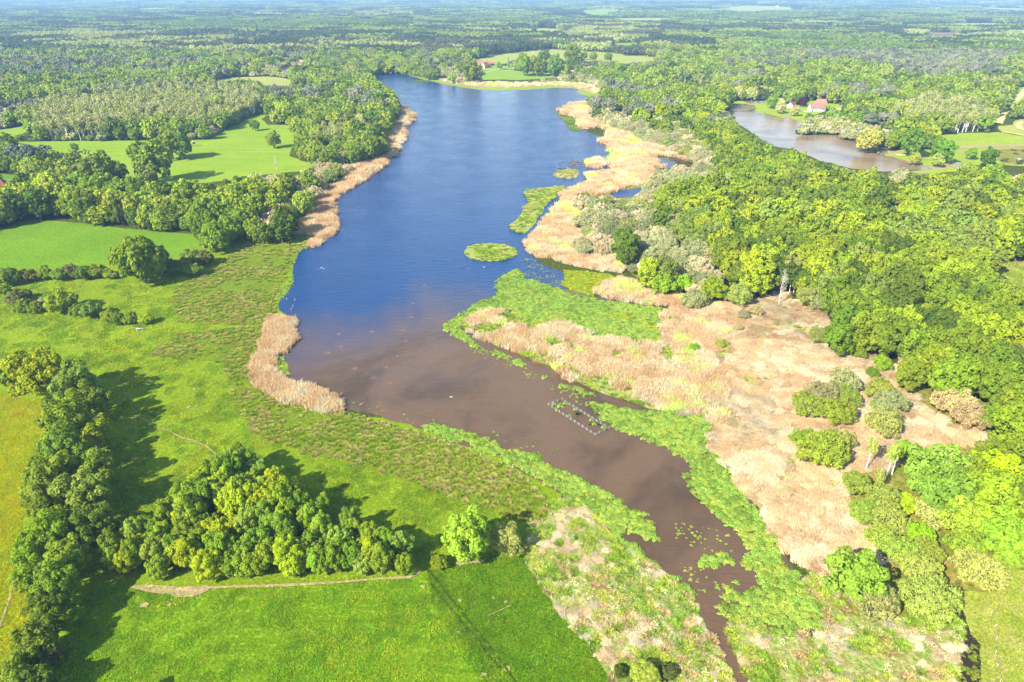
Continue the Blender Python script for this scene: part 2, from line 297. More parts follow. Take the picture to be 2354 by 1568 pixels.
# geometry-node scatter for what nobody could count
def proto_coll(name, items):        # items: [(mesh, color)]
    c = bpy.data.collections.new(name + '_sources')
    for i, (me, cc) in enumerate(items):
        o = bpy.data.objects.new(f'{name}_source_{i:03d}', me); o.color = (0, 0, 0, 1); c.objects.link(o)
    return c, np.array([q[1] for q in items], np.float32)
def scatter(name, pts, idx, scl, rot, coll, label, group=None, kind='stuff', parent=None):
    pts = np.asarray(pts, np.float32)
    if len(pts) == 0: return None
    me = bpy.data.meshes.new(name); me.vertices.add(len(pts)); me.vertices.foreach_set('co', pts.ravel())
    coll, tints = coll; a = me.attributes.new('tint', 'FLOAT_COLOR', 'POINT'); a.data.foreach_set('color', tints[np.asarray(idx, int)].ravel())
    a = me.attributes.new('pick', 'INT', 'POINT'); a.data.foreach_set('value', np.asarray(idx, np.int32))
    a = me.attributes.new('size', 'FLOAT_VECTOR', 'POINT'); s = np.asarray(scl, np.float32); s = np.repeat(s[:, None], 3, 1) if s.ndim == 1 else s; a.data.foreach_set('vector', s.ravel())
    a = me.attributes.new('turn', 'FLOAT_VECTOR', 'POINT'); rr = np.asarray(rot, np.float32)
    if rr.ndim == 1: rr = np.stack([rr * 0, rr * 0, rr], 1)
    a.data.foreach_set('vector', rr.ravel())
    g = bpy.data.node_groups.new(name + '_scatter', 'GeometryNodeTree'); g.interface.new_socket('Geometry', in_out='INPUT', socket_type='NodeSocketGeometry'); g.interface.new_socket('Geometry', in_out='OUTPUT', socket_type='NodeSocketGeometry')
    n = g.nodes; i = n.new('NodeGroupInput'); o = n.new('NodeGroupOutput'); ip = n.new('GeometryNodeInstanceOnPoints'); ci = n.new('GeometryNodeCollectionInfo')
    ci.inputs[0].default_value = coll; ci.inputs[1].default_value = True; ci.inputs[2].default_value = True; ip.inputs['Pick Instance'].default_value = True
    def at(nm, ty):
        q = n.new('GeometryNodeInputNamedAttribute'); q.data_type = ty; q.inputs[0].default_value = nm; return q.outputs[0]
    g.links.new(i.outputs[0], ip.inputs['Points']); g.links.new(ci.outputs[0], ip.inputs['Instance']); g.links.new(at('pick', 'INT'), ip.inputs['Instance Index'])
    er = n.new('FunctionNodeEulerToRotation'); g.links.new(at('turn', 'FLOAT_VECTOR'), er.inputs[0]); g.links.new(er.outputs[0], ip.inputs['Rotation']); g.links.new(at('size', 'FLOAT_VECTOR'), ip.inputs['Scale'])
    g.links.new(ip.outputs[0], o.inputs[0])
    ob = link(name, me, parent, None, (0, 0, 0, 1)); md = ob.modifiers.new('scatter', 'NODES'); md.node_group = g; tag(ob, label, None, group, kind); return ob
def grid_pts(poly_px, spacing, world=False, dens=None, far_grow=0.0):
    """jittered points inside a traced polygon; sparser with distance when far_grow is set"""
    P = poly_px if world else W(poly_px); x0, y0 = P.min(0); x1, y1 = P.max(0)
    xs, ys = np.meshgrid(np.arange(x0, x1, spacing), np.arange(y0, y1, spacing)); x = xs.ravel() + rng.uniform(-.5, .5, xs.size) * spacing; y = ys.ravel() + rng.uniform(-.5, .5, xs.size) * spacing
    m = inpoly(x, y, P); x, y = x[m], y[m]
    if far_grow:
        d = np.hypot(x, y); k = np.clip((far_grow / np.maximum(d, 1)) ** 2, 0, 1); m = rng.random(len(x)) < k; x, y = x[m], y[m]
    if dens is not None: m = rng.random(len(x)) < dens(x, y); x, y = x[m], y[m]
    return x, y

# ================================================================== traced outlines (photo coordinates)
LAKE = T('B', [(130,520),(200,505),(300,500),(420,515),(480,530),(600,560),(700,580),(860,603),(1000,608),(1200,603),(1350,592),(1490,592),(1540,600),(1530,625),(1590,650),(1580,695),(1500,710),(1400,738),(1390,770),(1480,860),(1520,892),(1560,872),(1640,905),(1705,925),(1688,958),(1745,1010),(1755,1040)],
         'J', [(985,300),(998,340),(985,390),(960,400),(970,420),(880,427),(780,445),(745,475),(760,520),(700,542),(600,580),(555,610),(550,650),(500,680),(460,740),(420,830),(380,900),(300,980),(240,1040),(228,1110),(280,1170),(330,1215),(400,1262),(470,1295)],
         'N', [(1000,148),(1090,175),(1120,330),(1320,370),(1500,400),(1760,440),(1960,600),(1900,760),(1700,740),(1400,700),(1200,700),(900,760),(1000,900),(1300,1050),(1600,1200),(2000,1260),(2250,1400),(2200,1540)],
         'M', [(940,300),(1000,380),(1080,480),(1120,560),(1180,650),(1250,730),(1300,860)], 'H', [(750,560),(850,700),(880,780),(900,850),(1000,960),(960,1020),(900,1110),(850,1070),(780,1090),(700,1070),(640,1060),(590,1000),(520,990),(400,1000),(350,1020),(330,1030),(370,1080),(390,1160),(430,1250),(480,1340),(510,1398),(600,1600),(500,1600),(370,1398),(350,1290),(290,1180),(230,1080),(180,980),(120,890),(90,790)],
         'G', [(2190,700),(2110,650),(2050,610),(1990,590),(1900,580),(1880,530),(1830,490),(1780,440),(1740,400),(1700,360),(1660,290),(1600,250),(1500,190),(1440,150),(1340,90),(1260,40)],
         'I', [(1745,1568),(1690,1530),(1620,1480),(1560,1440),(1480,1410),(1400,1390),(1300,1360),(1200,1330),(1130,1300),(1060,1270),(980,1245),(940,1215),(870,1205),(800,1190),(730,1160),(640,1140),(560,1125),(470,1110),(440,1090)],
         'E', [(2200,500),(1950,470),(1850,380),(1800,300),(1820,220),(1900,150),(1960,100),(1975,0)],
         'D', [(1975,1340),(1960,1300),(1920,1275),(1880,1250),(1870,1210),(1890,1175),(1930,1140),(1960,1090),(1980,1040),(1970,1000),(1975,950),(1990,900),(2020,850),(2060,815),(2100,825),(2150,800),(2200,770),(2250,730),(2255,690),(2255,620),(2240,560),(2235,520),(2270,480),(2320,455)],
         'B', [(0,1270),(150,1177),(240,1100),(290,1040),(330,980),(380,915),(350,880),(345,860),(400,830),(418,800),(400,760),(350,725),(335,690),(300,640),(290,610),(250,580),(200,545)])
POND = T('C', [(360,705),(430,700),(540,710),(545,735),(490,750),(590,765),(680,790),(750,800),(740,780),(780,780),(790,805),(870,830),(870,850),(810,880),(810,910),(900,915),(1100,915),(1140,945),(1250,960),(1250,985),(1320,1000),(1440,1005),(1440,1035),(1390,1048),(1500,1070),(1600,1100),(1620,1120),(1740,1125),(1735,1145),(1560,1150),(1400,1160),(1200,1140),(1000,1095),(800,1010),(640,985),(500,885),(400,820),(380,780)])
LAGOON = T('J', [(1380,300),(1450,290),(1560,295),(1650,320),(1745,345),(1700,375),(1600,380),(1540,380),(1500,410),(1470,385),(1420,345)])
LAGOON2 = T('J', [(990,625),(1080,590),(1200,575),(1310,556),(1270,600),(1210,650),(1050,660)])
DITCH = T('H', [(1885,890),(1920,890),(1950,960),(1990,1080),(2055,1150),(2050,1398),(2060,1600),(1860,1600),(1880,1398),(1915,1290),(1930,1200),(1930,1080),(1910,970)])
FARPONDL = [(-60,287),(15,287),(19,308),(-60,312)]; 
FARPONDL = T('A', [(-120,498),(25,500),(36,540),(-120,548)]); FARPOND2 = T('A', [(1880,458),(2010,448),(2085,455),(2060,472),(1900,478)]); TINYPOND = T('C', [(460,688),(520,680),(610,685),(610,696),(500,700)])
F1 = T('F', [(-600,-560),(-100,-540),(150,-500),(290,-480),(300,-300),(200,-50),(160,200),(90,520),(100,700),(220,860),(200,1000),(80,1290),(-100,1600),(-600,1600)])
F2 = T('F', [(500,900),(620,770),(850,750),(1500,770),(2300,722)], 'G', [(400,695),(480,640),(512,625),(560,860),(640,980),(760,1130),(860,1290),(1000,1600)], 'F', [(100,1700),(300,1300)])
F3 = T('G', [(512,625),(600,650),(700,620),(900,575),(1190,545),(1200,600),(1260,700),(1350,830),(1480,1010),(1560,1090),(1640,1190),(1760,1360),(1880,1600),(1000,1600),(860,1290),(760,1130),(640,980),(560,860)])
F5 = T('D', [(-300,740),(0,720),(100,660),(240,635),(500,660),(800,690),(1100,720),(1370,740),(1340,830),(1220,880),(1120,900),(1000,900),(780,940),(480,955),(200,975),(0,990),(-300,1000)])
F6 = T('A', [(90,955),(500,950),(1000,945),(1290,945),(1400,940),(1500,880),(1600,820),(1700,780),(1790,750),(1850,745),(1760,800),(1800,840),(1960,840),(1990,880),(1980,960),(1950,1050),(2060,1090),(2120,1100)], 'D', [(2110,270),(2050,310),(1850,330),(1640,345),(1560,370),(1400,390),(1280,390),(1100,395),(1000,400),(900,360),(600,330),(500,330),(490,280),(540,230),(440,190),(300,160),(200,130),(60,115)])
F6B = T('A', [(-200,890),(0,870),(150,850),(230,860),(200,920),(80,945),(0,925),(-200,930)])
LAWN0 = T('D', [(-200,320),(0,330),(160,340),(230,350),(200,380),(60,400),(-200,480)])
F7 = T('A', [(1370,565),(1500,530),(1600,520),(1800,515),(1900,525),(1980,545),(1960,580),(1770,575),(1740,545),(1600,540),(1480,550)]); F7B = T('A', [(2030,570),(2180,570),(2240,583),(2020,583)])
F8 = T('B', [(720,418),(900,390),(1100,355),(1300,330),(1480,326),(1560,340),(1760,358),(1900,370),(2040,380),(2110,408),(1980,417),(1850,430),(1750,420),(1600,415),(1400,405),(1280,400),(1100,405),(1060,425),(1000,430),(940,420),(850,414)])
F9 = T('B', [(880,520),(885,500),(900,465),(1000,468),(1100,480),(1270,490),(1440,503),(1440,515),(1300,530),(1130,540),(1020,535),(900,540)])
FARMYARD = T('B', [(815,415),(860,412),(1000,428),(1090,430),(1100,470),(1000,465),(890,464),(870,440)])
LAWN = T('C', [(310,695),(430,683),(600,690),(640,650),(700,650),(740,700),(830,720),(880,680),(940,680),(1050,700),(1130,700),(1180,750),(1130,745),(1000,745),(1000,760),(900,790),(875,825),(790,805),(740,780),(740,800),(680,785),(590,765),(500,755),(550,740),(540,710),(430,700)])
F10 = T('C', [(1700,925),(1900,900),(2180,893),(2354,920),(2600,930),(2600,1120),(2354,1125),(2150,1112),(1960,1120),(1900,1160),(1600,1185),(1560,1160),(1730,1140),(1740,1125),(1620,1118),(1600,1100),(1500,1070),(1400,1048),(1450,1020),(1540,1010),(1720,1015),(1740,960)])
HEATH = T('C', [(2150,1015),(2354,1000),(2600,1000),(2600,1110),(2300,1110),(2180,1085)])
F11 = T('O', [(2050,885),(2352,875),(2600,870),(2600,1150),(2352,1080),(2220,1010),(2120,940)])
F12 = T('H', [(2180,600),(2354,650),(2600,660),(2600,1600),(2060,1600),(2050,1150),(1990,1080),(1950,960),(1920,890),(1930,800),(2000,780),(2190,790),(2230,700)])
TRACKGAP = T('C', [(2160,830),(2190,780),(2225,720),(2280,680),(2354,610),(2420,560),(2420,620),(2300,720),(2230,780),(2210,840)]); GREENR = T('C', [(2270,600),(2354,585),(2450,580),(2450,640),(2300,640)])
TRACKGAP2 = T('C', [(2180,850),(2280,845),(2300,815),(2354,805),(2500,800),(2500,930),(2200,895)])
FAR_FIELDS = [T('B', q) for q in ([(1555,75),(1650,60),(1820,58),(1800,75),(1740,95),(1700,115),(1600,95)], [(1730,125),(2200,120),(2100,141),(1800,137)], [(1200,200),(1300,191),(1450,195),(1490,210),(1450,230),(1380,228),(1370,215),(1250,212)], [(1660,292),(1750,286),(1930,288),(1925,308),(1760,306)], [(2190,545),(2354,550),(2354,566),(2200,560)], [(380,155),(600,148),(680,150),(560,160)], [(1490,290),(1510,287),(1520,325),(1490,322)], [(1380,92),(1470,93),(1480,104),(1400,104)])] + \
    [T('C', q) for q in ([(280,65),(410,38),(600,40),(830,50),(800,66),(600,76),(450,82)], [(-20,58),(230,58),(220,73),(-20,70)], [(1980,48),(2354,58),(2500,66),(2354,76),(2100,60)], [(1470,165),(1800,160),(2240,156),(2240,172),(1800,174),(1500,170)], [(1390,245),(1720,234),(1900,230),(2025,240),(1900,242),(1500,248)], [(465,575),(650,580),(645,602),(480,592)], [(-20,545),(220,548),(225,570),(-20,562)], [(1040,105),(1140,105),(1130,118)], [(1690,50),(1840,52),(1830,60),(1700,58)])] + \
    [T('A', q) for q in ([(580,74),(740,66),(700,78)], [(850,62),(1080,51),(1200,60),(900,69)], [(1170,102),(1330,98),(1400,104),(1200,109)], [(1650,72),(1920,64),(1915,73),(1700,79)], [(230,455),(320,452),(330,462),(240,465)], [(1200,258),(1330,255),(1300,264),(1210,266)])]
GARDENL = T('A', [(1590,312),(1700,308),(1700,328),(1600,328)]); GARDENL2 = T('A', [(1790,285),(1860,282),(1860,312),(1795,312)])
# dry reed beds
R1 = T('D', [(2354,322),(2300,380),(2240,420),(2200,440),(2140,480),(2110,540),(2130,600),(2070,640),(1990,660),(1975,700),(1975,740),(2110,745),(2095,790),(2085,825),(2110,832),(2150,803),(2200,773),(2252,733),(2260,690),(2258,620),(2240,560),(2238,520),(2272,482),(2354,435)])
R1B = T('B', [(-10,1150),(60,1110),(150,1090),(240,1060),(270,990),(240,950),(270,900),(260,870),(330,800),(340,720),(422,770),(416,822),(345,862),(387,915),(332,982),(292,1042),(242,1102),(150,1179),(-10,1272)])
R2 = T('E', [(1800,-20),(1800,60),(1765,150),(1735,220),(1712,300),(1718,370),(1755,425),(1850,475),(1950,522),(2080,558),(2200,582),(2300,582),(2290,545),(2250,502),(2180,462),(2100,432),(2000,407),(1900,395),(1860,350),(1835,300),(1825,260),(1835,220),(1900,190),(1962,150),(1980,120),(1970,90),(1960,40),(1972,0),(1955,-30),(1900,-45),(1830,-50)])
R3A = T('B', [(1410,745),(1500,712),(1590,705),(1620,760),(1610,800),(1640,860),(1570,870),(1540,840),(1550,800),(1450,775)])
R3B = T('J', [(905,150),(960,105),(1000,60),(850,15),(700,12),(800,-30),(950,-10),(1010,50),(1200,90),(1230,140),(1300,175),(1450,200),(1540,240),(1600,280),(1720,330),(1500,275),(1400,270),(1372,290),(1400,330),(1470,385),(1370,400),(1350,430),(1330,490),(1280,530),(1150,545),(1100,565),(990,615),(900,622),(820,630),(770,610),(700,620),(640,680),(700,720),(740,790),(700,830),(640,860),(650,920),(700,950),(740,1000),(650,1060),(640,1150),(760,1180),(900,1170),(1000,1160),(1070,1200),(1130,1260),(1110,1310),(1000,1320),(850,1300),(700,1275),(560,1222),(450,1190),(350,1195),(255,1125),(242,1042),(300,982),(382,902),(422,832),(472,762),(562,702),(557,622),(652,572),(702,544),(802,530),(822,502),(762,472),(782,447),(882,430),(982,420),(1062,400),(1002,380),(987,340),(992,290),(1002,250),(962,190)])
R4 = T('N', [(1350,310),(1420,270),(1520,220),(1620,240),(1700,290),(1800,330),(1950,360),(2030,380),(1990,450),(1850,435),(1700,430),(1550,400),(1400,370),(1340,340)])
R5 = T('N', [(300,600),(350,540),(420,500),(550,480),(680,490),(760,550),(900,560),(1100,580),(1200,640),(1330,660),(1430,710),(1560,700),(1700,740),(1830,740),(1900,660),(1830,580),(1850,500),(2030,450),(2230,440),(2352,420),(2352,1340),(2280,1400),(2200,1320),(2100,1290),(1900,1270),(1750,1250),(1650,1200),(1500,1160),(1400,1130),(1250,1060),(1100,1010),(1000,930),(850,880),(700,790),(560,740),(430,690),(350,650)])
R6 = T('K', [(-20,130),(130,140),(300,200),(520,190),(700,100),(800,170),(1040,270),(1030,340),(900,400),(1000,470),(1150,550),(1290,560),(1390,470),(1420,480),(1340,600),(1450,650),(1480,600),(1520,700),(1530,780),(1660,870),(1700,920),(1800,980),(2000,1040),(2120,1070),(2050,1130),(1850,1150),(1640,1250),(1500,1200),(1400,1300),(1130,1350),(1130,1518)],
       'H', [(1150,200),(1220,320),(1310,400),(1340,500),(1330,600),(1130,640),(1080,700),(980,690),(840,600),(740,490),(680,420),(600,330),(560,230),(470,120),(420,0)], 'K', [(420,1430),(360,1300),(300,1220),(218,1185),(215,1110),(290,1020),(240,980),(150,940),(-20,920)])
R8 = T('H', [(330,1030),(400,1000),(520,990),(600,1020),(640,1060),(780,1090),(850,1070),(900,1110),(1000,1060),(1000,960),(960,860),(860,720),(980,680),(1100,780),(1150,920),(1300,980),(1500,970),(1700,980),(1885,890),(1910,970),(1930,1080),(1930,1200),(1915,1290),(1880,1398),(1860,1600),(600,1600),(510,1398),(430,1250),(390,1160),(370,1080)])
RG = T('G', [(1200,370),(1330,310),(1370,180),(1420,140),(1500,190),(1600,250),(1660,290),(1740,400),(1830,490),(1880,530),(1990,590),(2110,650),(2190,700),(2270,790),(2310,890)], 'H', [(90,790),(120,890),(180,980),(230,1080),(290,1180),(350,1290),(370,1398),(500,1600)], 'G', [(1880,1600),(1760,1360),(1640,1190),(1560,1090),(1480,1010),(1350,830),(1260,700),(1190,560),(1190,500)])
# green mats of water plants
V1 = T('N', [(680,170),(720,155),(780,190),(830,230),(950,270),(1040,300),(1150,345),(1350,390),(1500,410),(1760,445),(1900,470),(1850,520),(1830,580),(1920,660),(1880,740),(1800,760),(1650,730),(1500,700),(1380,690),(1330,660),(1200,620),(1100,590),(900,560),(760,550),(680,490),(550,480),(420,500),(330,570),(300,620),(330,680),(420,740),(560,790),(700,850),(850,910),(1000,990),(1100,1040),(1250,1100),(1370,1160),(1280,1165),(1100,1080),(1000,1045),(850,965),(720,905),(600,860),(480,800),(350,750),(250,690),(160,640),(150,590),(230,540),(330,470),(450,400),(560,370),(560,250),(620,200)])
V2 = T('M', [(390,120),(430,100),(500,140),(650,165),(800,170),(900,180),(965,230),(935,300),(1000,380),(1080,480),(1120,560),(1180,650),(1250,730),(1310,860)], 'H', [(760,560),(880,700),(960,860),(1010,960),(990,1070),(900,1110),(850,1070),(780,1090),(640,1060),(520,990),(345,1020),(300,900),(280,780),(300,700),(380,700),(500,690),(480,630),(350,640),(170,610),(200,540),(330,530),(430,560),(480,520),(450,430),(400,370),(330,330),(240,240),(180,170),(110,120),(70,0)], 'M', [(840,500),(820,440),(860,400),(760,360),(680,310),(600,270),(520,240),(440,190),(380,150)])
V3 = T('I', [(1020,1230),(1100,1210),(1250,1250),(1400,1290),(1560,1350),(1700,1400),(1850,1430),(1900,1490),(2000,1550)], 'G', [(1500,0),(1650,80),(1800,170),(1900,230),(1990,270),(2040,350),(2075,440),(2000,430),(1900,380),(1830,420),(1950,480),(1990,560),(2110,640),(2050,640),(1900,580),(1830,490),(1740,400),(1660,290),(1500,190),(1340,90),(1180,0)], 'I', [(1600,1470),(1400,1380),(1200,1320),(1040,1260)])
ISL1 = T('J', [(210,600),(240,585),(330,575),(430,560),(560,548),(592,570),(560,600),(500,620),(495,655),(440,690),(390,740),(385,780),(330,830),(310,890),(270,930),(220,975),(160,970),(90,940),(80,900),(150,850),(200,790),(205,740),(260,700),(240,650)])
ISL2 = [(1127 + 61 * math.cos(a), 581 + 21 * math.sin(a)) for a in np.linspace(0, 6.28, 25)[:-1]]
ISL3 = T('J', [(470,455),(520,415),(600,400),(680,405),(707,440),(680,475),(600,487),(520,475)]); ISL4 = T('J', [(770,372),(790,350),(800,325),(850,315),(910,315),(945,330),(942,360),(900,392),(850,385)])
V7 = T('D', [(1850,1175),(1880,1120),(1930,1060),(1970,1005),(1982,1040),(1960,1090),(1930,1140),(1885,1180)]); V8 = T('E', [(1812,232),(1860,212),(1905,220),(1935,290),(1945,330),(1890,372),(1850,350),(1825,300)])
V9 = T('N', [(1080,160),(1250,170),(1450,190),(1490,230),(1400,270),(1340,310),(1330,375),(1200,330),(1070,280),(1100,230)])
V10 = T('B', [(330,495),(430,485),(500,515),(700,560),(860,585),(1100,585),(1350,575),(1530,585),(1600,600),(1690,630),(1680,650),(1590,648),(1530,625),(1540,602),(1490,594),(1350,594),(1200,605),(1000,610),(860,605),(700,582),(600,562),(480,532),(420,517)]); V10B = T('B', [(415,545),(480,538),(545,545),(540,553),(450,557)])
RNORTH = T('B', [(480,505),(600,525),(750,552),(900,556),(1100,562),(1400,556),(1600,566),(1690,600),(1690,640),(1600,620),(1530,592),(1350,578),(1100,588),(860,588),(700,563),(550,532)])
V11 = T('B', [(1385,760),(1410,745),(1450,775),(1550,800),(1540,840),(1570,870),(1520,890),(1480,870),(1420,800)]); SPARSE1 = T('N', [(780,60),(850,80),(940,130),(1080,170),(1100,230),(1060,290),(950,270),(830,230),(770,190),(800,130)])
SPARSE2 = T('I', [(470,1050),(700,1070),(1000,1170),(1400,1200),(1900,1340),(2000,1400),(1850,1430),(1400,1290),(1000,1230),(700,1160),(500,1110)])
SPARSE3 = T('H', [(0,300),(240,340),(480,400),(500,520),(300,700),(280,800),(100,780),(0,700)]); SPARSE4 = T('N', [(370,750),(600,830),(850,950),(1100,1060),(1300,1150),(1280,1250),(1050,1120),(700,960),(350,800)])
V12 = T('G', [(1850,480),(1950,480),(1990,560),(2110,640),(2200,740),(2330,800),(2280,830),(2190,700),(2050,610),(1900,570)])
YELLOW = T('N', [(1130,400),(1400,460),(1750,540),(1880,600),(1900,690),(1780,740),(1640,720),(1850,660),(1700,600),(1500,540),(1300,470)])
MUD = T('N', [(1120,515),(1280,545),(1450,560),(1570,600),(1480,640),(1400,660),(1300,590),(1180,560)]); MUD2 = T('N', [(1030,310),(1150,315),(1280,340),(1350,385),(1200,365),(1080,335)]); MUD3 = T('N', [(960,455),(1040,450),(1080,490),(1000,485)])
# tussock meadow beside the lake
TUS = T('D', [(1700,745),(2100,748),(2080,820),(1990,880),(1960,960),(1900,1060),(1850,1180),(1860,1260),(1800,1290),(1780,1345),(1450,1345),(1200,1330),(1150,1200),(1200,1080),(1400,1000),(1550,870),(1650,800)])
TUS2 = T('E', [(1200,60),(1780,0),(1740,200),(1700,300),(1720,400),(1900,510),(2300,590)], 'I', [(560,1150),(800,1220),(1060,1300),(1300,1390),(1600,1500)], 'G', [(1180,30),(1290,150),(1340,250),(1200,330),(1000,250),(700,180),(300,0)], 'E', [(2000,860),(1700,720),(1560,480),(1500,260),(1000,210),(1010,180)])
ZTREE = [(1350,235),(1420,250),(1480,285),(1516,323),(1585,331),(1649,364),(1641,395),(1662,421),(1692,441),(1651,451),(1585,462),(1533,474),(1508,503),(1533,556),(1585,572),(1623,585),(1662,603),(1674,646),(1653,666),(1728,659),(1800,640),(1834,666),(1895,697),(1909,724),(1892,792),(1926,816),(1967,792),(1990,785),(2030,795),(2008,836),(2045,853),(2062,812),(2082,812),(2069,853),(2072,898),(2113,925),(2130,942),(2157,939),(2185,887),(2232,897),(2266,949),(2270,985),(2400,1010),(2700,1010),(2700,200),(1350,200)]
ZNEARR = T('K', [(1640,1250),(1850,1150),(2120,1080),(2700,1150),(2700,1600)], 'H', [(2354,500),(2354,640),(2200,600),(2100,560),(2000,400),(1800,150),(1700,0)])
ZSHRUB = [(1360,262),(1400,275),(1480,300),(1516,323),(1585,331),(1649,364),(1641,395),(1662,421),(1692,441),(1651,451),(1585,462),(1533,474),(1508,503),(1533,556),(1570,570),(1640,600),(1655,660),(1620,690),(1560,665),(1490,655),(1440,620),(1440,590),(1320,585),(1312,560),(1340,535),(1318,505),(1340,470),(1310,460),(1320,440),(1380,447),(1440,430),(1490,415),(1530,400),(1545,390),(1590,385),(1560,358),(1500,335),(1440,315),(1390,292)]
ZFAR = [(-900,-17.4),(3300,-17.4),(3300,430),(1360,430),(1358,262)] + T('B', [(1590,700),(1590,650),(1690,640),(1690,600),(1600,562),(1300,558),(1050,556),(900,550),(840,558),(750,553),(600,528),(500,505),(430,485),(300,498),(200,505),(130,520),(200,545),(250,580),(300,640),(335,690),(340,720),(330,800),(260,870),(270,900),(240,950),(270,990),(240,1060),(150,1090),(60,1110),(0,1150)]) + T('D', [(2300,380),(2240,420),(2200,440),(2140,480),(2110,540),(2130,600),(2070,640),(1990,660),(1960,730),(1750,735),(1700,740),(1380,710),(1100,690),(700,660),(400,630),(250,620),(100,650),(0,700),(-400,760)]) + [(-900,420)]
OPEN = [LAKE, POND, LAGOON, LAGOON2, FARPONDL, FARPOND2, TINYPOND, F5, F6, F6B, LAWN0, F7, F7B, F8, F9, FARMYARD, LAWN, F10, F11, F12, TRACKGAP, GREENR, TRACKGAP2, R1, R1B, R3A, R3B, R4, RNORTH, GARDENL, GARDENL2, R5, R6] + FAR_FIELDS
BIRCH = [T('A', [(230,800),(330,730),(500,690),(900,660),(1300,650),(1700,640),(1800,700),(1750,760),(1600,820),(1400,900),(1200,890),(900,930),(600,945),(250,950)]), T('C', [(1410,800),(1700,700),(1990,730),(2170,850),(2180,890),(1800,905),(1400,870)])]
PINE = [(T('C', [(0,240),(700,210),(1400,250),(2354,200),(2354,380),(2000,560),(1650,580),(1250,470),(950,440),(700,340),(0,330)]), .82), (T('A', [(0,470),(520,460),(530,560),(0,580)]), .5), (T('B', [(60,300),(600,230),(1200,240),(1000,310),(700,340),(100,400)]), .55), (T('A', [(620,450),(900,440),(900,505),(620,510)]), .7), (T('C', [(880,180),(1250,180),(1250,215),(880,215)]), .9)]
WILLOW = [(ZSHRUB, 1.0), (T('B', [(440,470),(600,480),(850,505),(890,535),(1130,540),(1500,508),(1690,560),(1690,605),(750,560),(500,505)]), .95), (T('D', [(1700,345),(2110,280),(2354,200),(2354,330),(2130,480),(2130,620),(1960,760),(1550,740),(1780,600)]), .75),
    (T('O', [(980,270),(1400,235),(1500,330),(1480,400),(1040,420)]), .85), (T('O', [(1740,280),(2352,275),(2352,390),(1740,380)]), .8), (T('O', [(1200,520),(1450,480),(1700,560),(2300,480),(2352,620),(1700,640),(1340,690),(1080,640)]), .8), (T('C', [(810,830),(1080,820),(1300,900),(1500,940),(1560,1000),(1250,990),(1130,950),(820,910)]), .9), (T('B', [(1690,760),(2354,900),(2354,1177),(1990,1000),(1640,860)]), .8), (T('A', [(1580,460),(1860,450),(1980,530),(1590,520)]), .85), (T('B', [(1600,540),(1750,500),(2354,500),(2354,545),(1800,560)]), .5)]

# ================================================================== ground, fields, water
G_FOREST = ground_mat('forest_floor', C(70, 88, 40), C(92, 105, 52), C(120, 115, 75), .006, .05, .6)
G_MEADOW = ground_mat('meadow_grass', C(128, 174, 44), C(108, 156, 34), C(172, 180, 96), .02, .13, 1.6, .5, (.6, .72), gain=(1.55, 1.5, .65))
G_F1 = ground_mat('yellow_crop', C(176, 196, 8), C(160, 186, 8), C(196, 194, 8), .03, .2, 1.8, .6, gain=(1.85, 1.8, .2))
G_F2 = ground_mat('mown_meadow', C(106, 172, 38), C(84, 152, 26), C(148, 178, 60), .03, .16, 1.9, .7, (.6, .74), streak=(C(80, 146, 24), (.03, .35, 1), .08), gain=(1.6, 1.55, .6))
G_F3 = ground_mat('lush_grass', C(80, 152, 20), C(70, 138, 18), C(120, 160, 50), .04, .2, 1.9, .8, (.66, .78), gain=(1.6, 1.45, .6))
G_F5 = ground_mat('bright_pasture', C(110, 182, 50), C(92, 160, 40), C(150, 190, 90), .03, .12, 1.5, .5, (.6, .72))
G_F6 = ground_mat('pale_pasture', C(152, 198, 72), C(128, 184, 58), C(180, 196, 100), .012, .06, 1.0, .4, (.55, .7), streak=(C(170, 204, 96), (.012, .16, 1), -.1))
G_TAN = ground_mat('dry_field', C(196, 200, 138), C(172, 190, 120), C(212, 204, 158), .008, .04, .5, .3)
G_F9 = ground_mat('farm_pasture', C(148, 200, 94), C(128, 186, 76), None, .02, .08, .8, .3)
G_LAWN = ground_mat('garden_lawn', C(178, 208, 92), C(150, 192, 70), C(196, 206, 124), .03, .1, .9, .3)
G_HEATH = ground_mat('heath', C(152, 150, 84), C(132, 158, 66), C(196, 168, 120), .02, .09, .8, .6, (.45, .6))
G_MARSH = ground_mat('marsh_litter', C(196, 178, 112), C(150, 172, 80), C(128, 178, 70), .02, .16, 1.2, .8, (.48, .62), gain=(1.6, 1.7, 1.7))
G_REED = ground_mat('reed_litter', C(212, 182, 130), C(186, 164, 104), C(160, 168, 84), .03, .2, 1.4, .8, (.62, .76), gain=(1.6, 1.7, 1.8))
G_F12 = ground_mat('light_pasture', C(190, 206, 110), C(166, 194, 84), C(226, 210, 166), .03, .14, 1.4, .6, (.44, .6))
G_WET = ground_mat('weed_bed', C(96, 132, 44), C(78, 112, 36), C(70, 66, 46), .05, .3, 1.6, .6, (.58, .68))
G_MUD = ground_mat('wet_mud', C(140, 138, 106), C(120, 124, 88), C(140, 170, 78), .05, .3, 1.5, .3, (.58, .7))
G_DIRT = ground_mat('bare_dirt', C(214, 184, 146), C(196, 172, 126), C(130, 160, 50), .1, .5, 2.2, .6, (.5, .62), gain=(1.5, 1.5, 1.4))
G_ROAD = ground_mat('white_gravel', C(236, 226, 208), C(222, 210, 188), None, .1, .4, 2, .3, fdark=.15)
G_TUS = ground_mat('wet_meadow', C(130, 168, 48), C(110, 146, 44), C(164, 160, 84), .03, .2, 1.5, .7, (.56, .7))
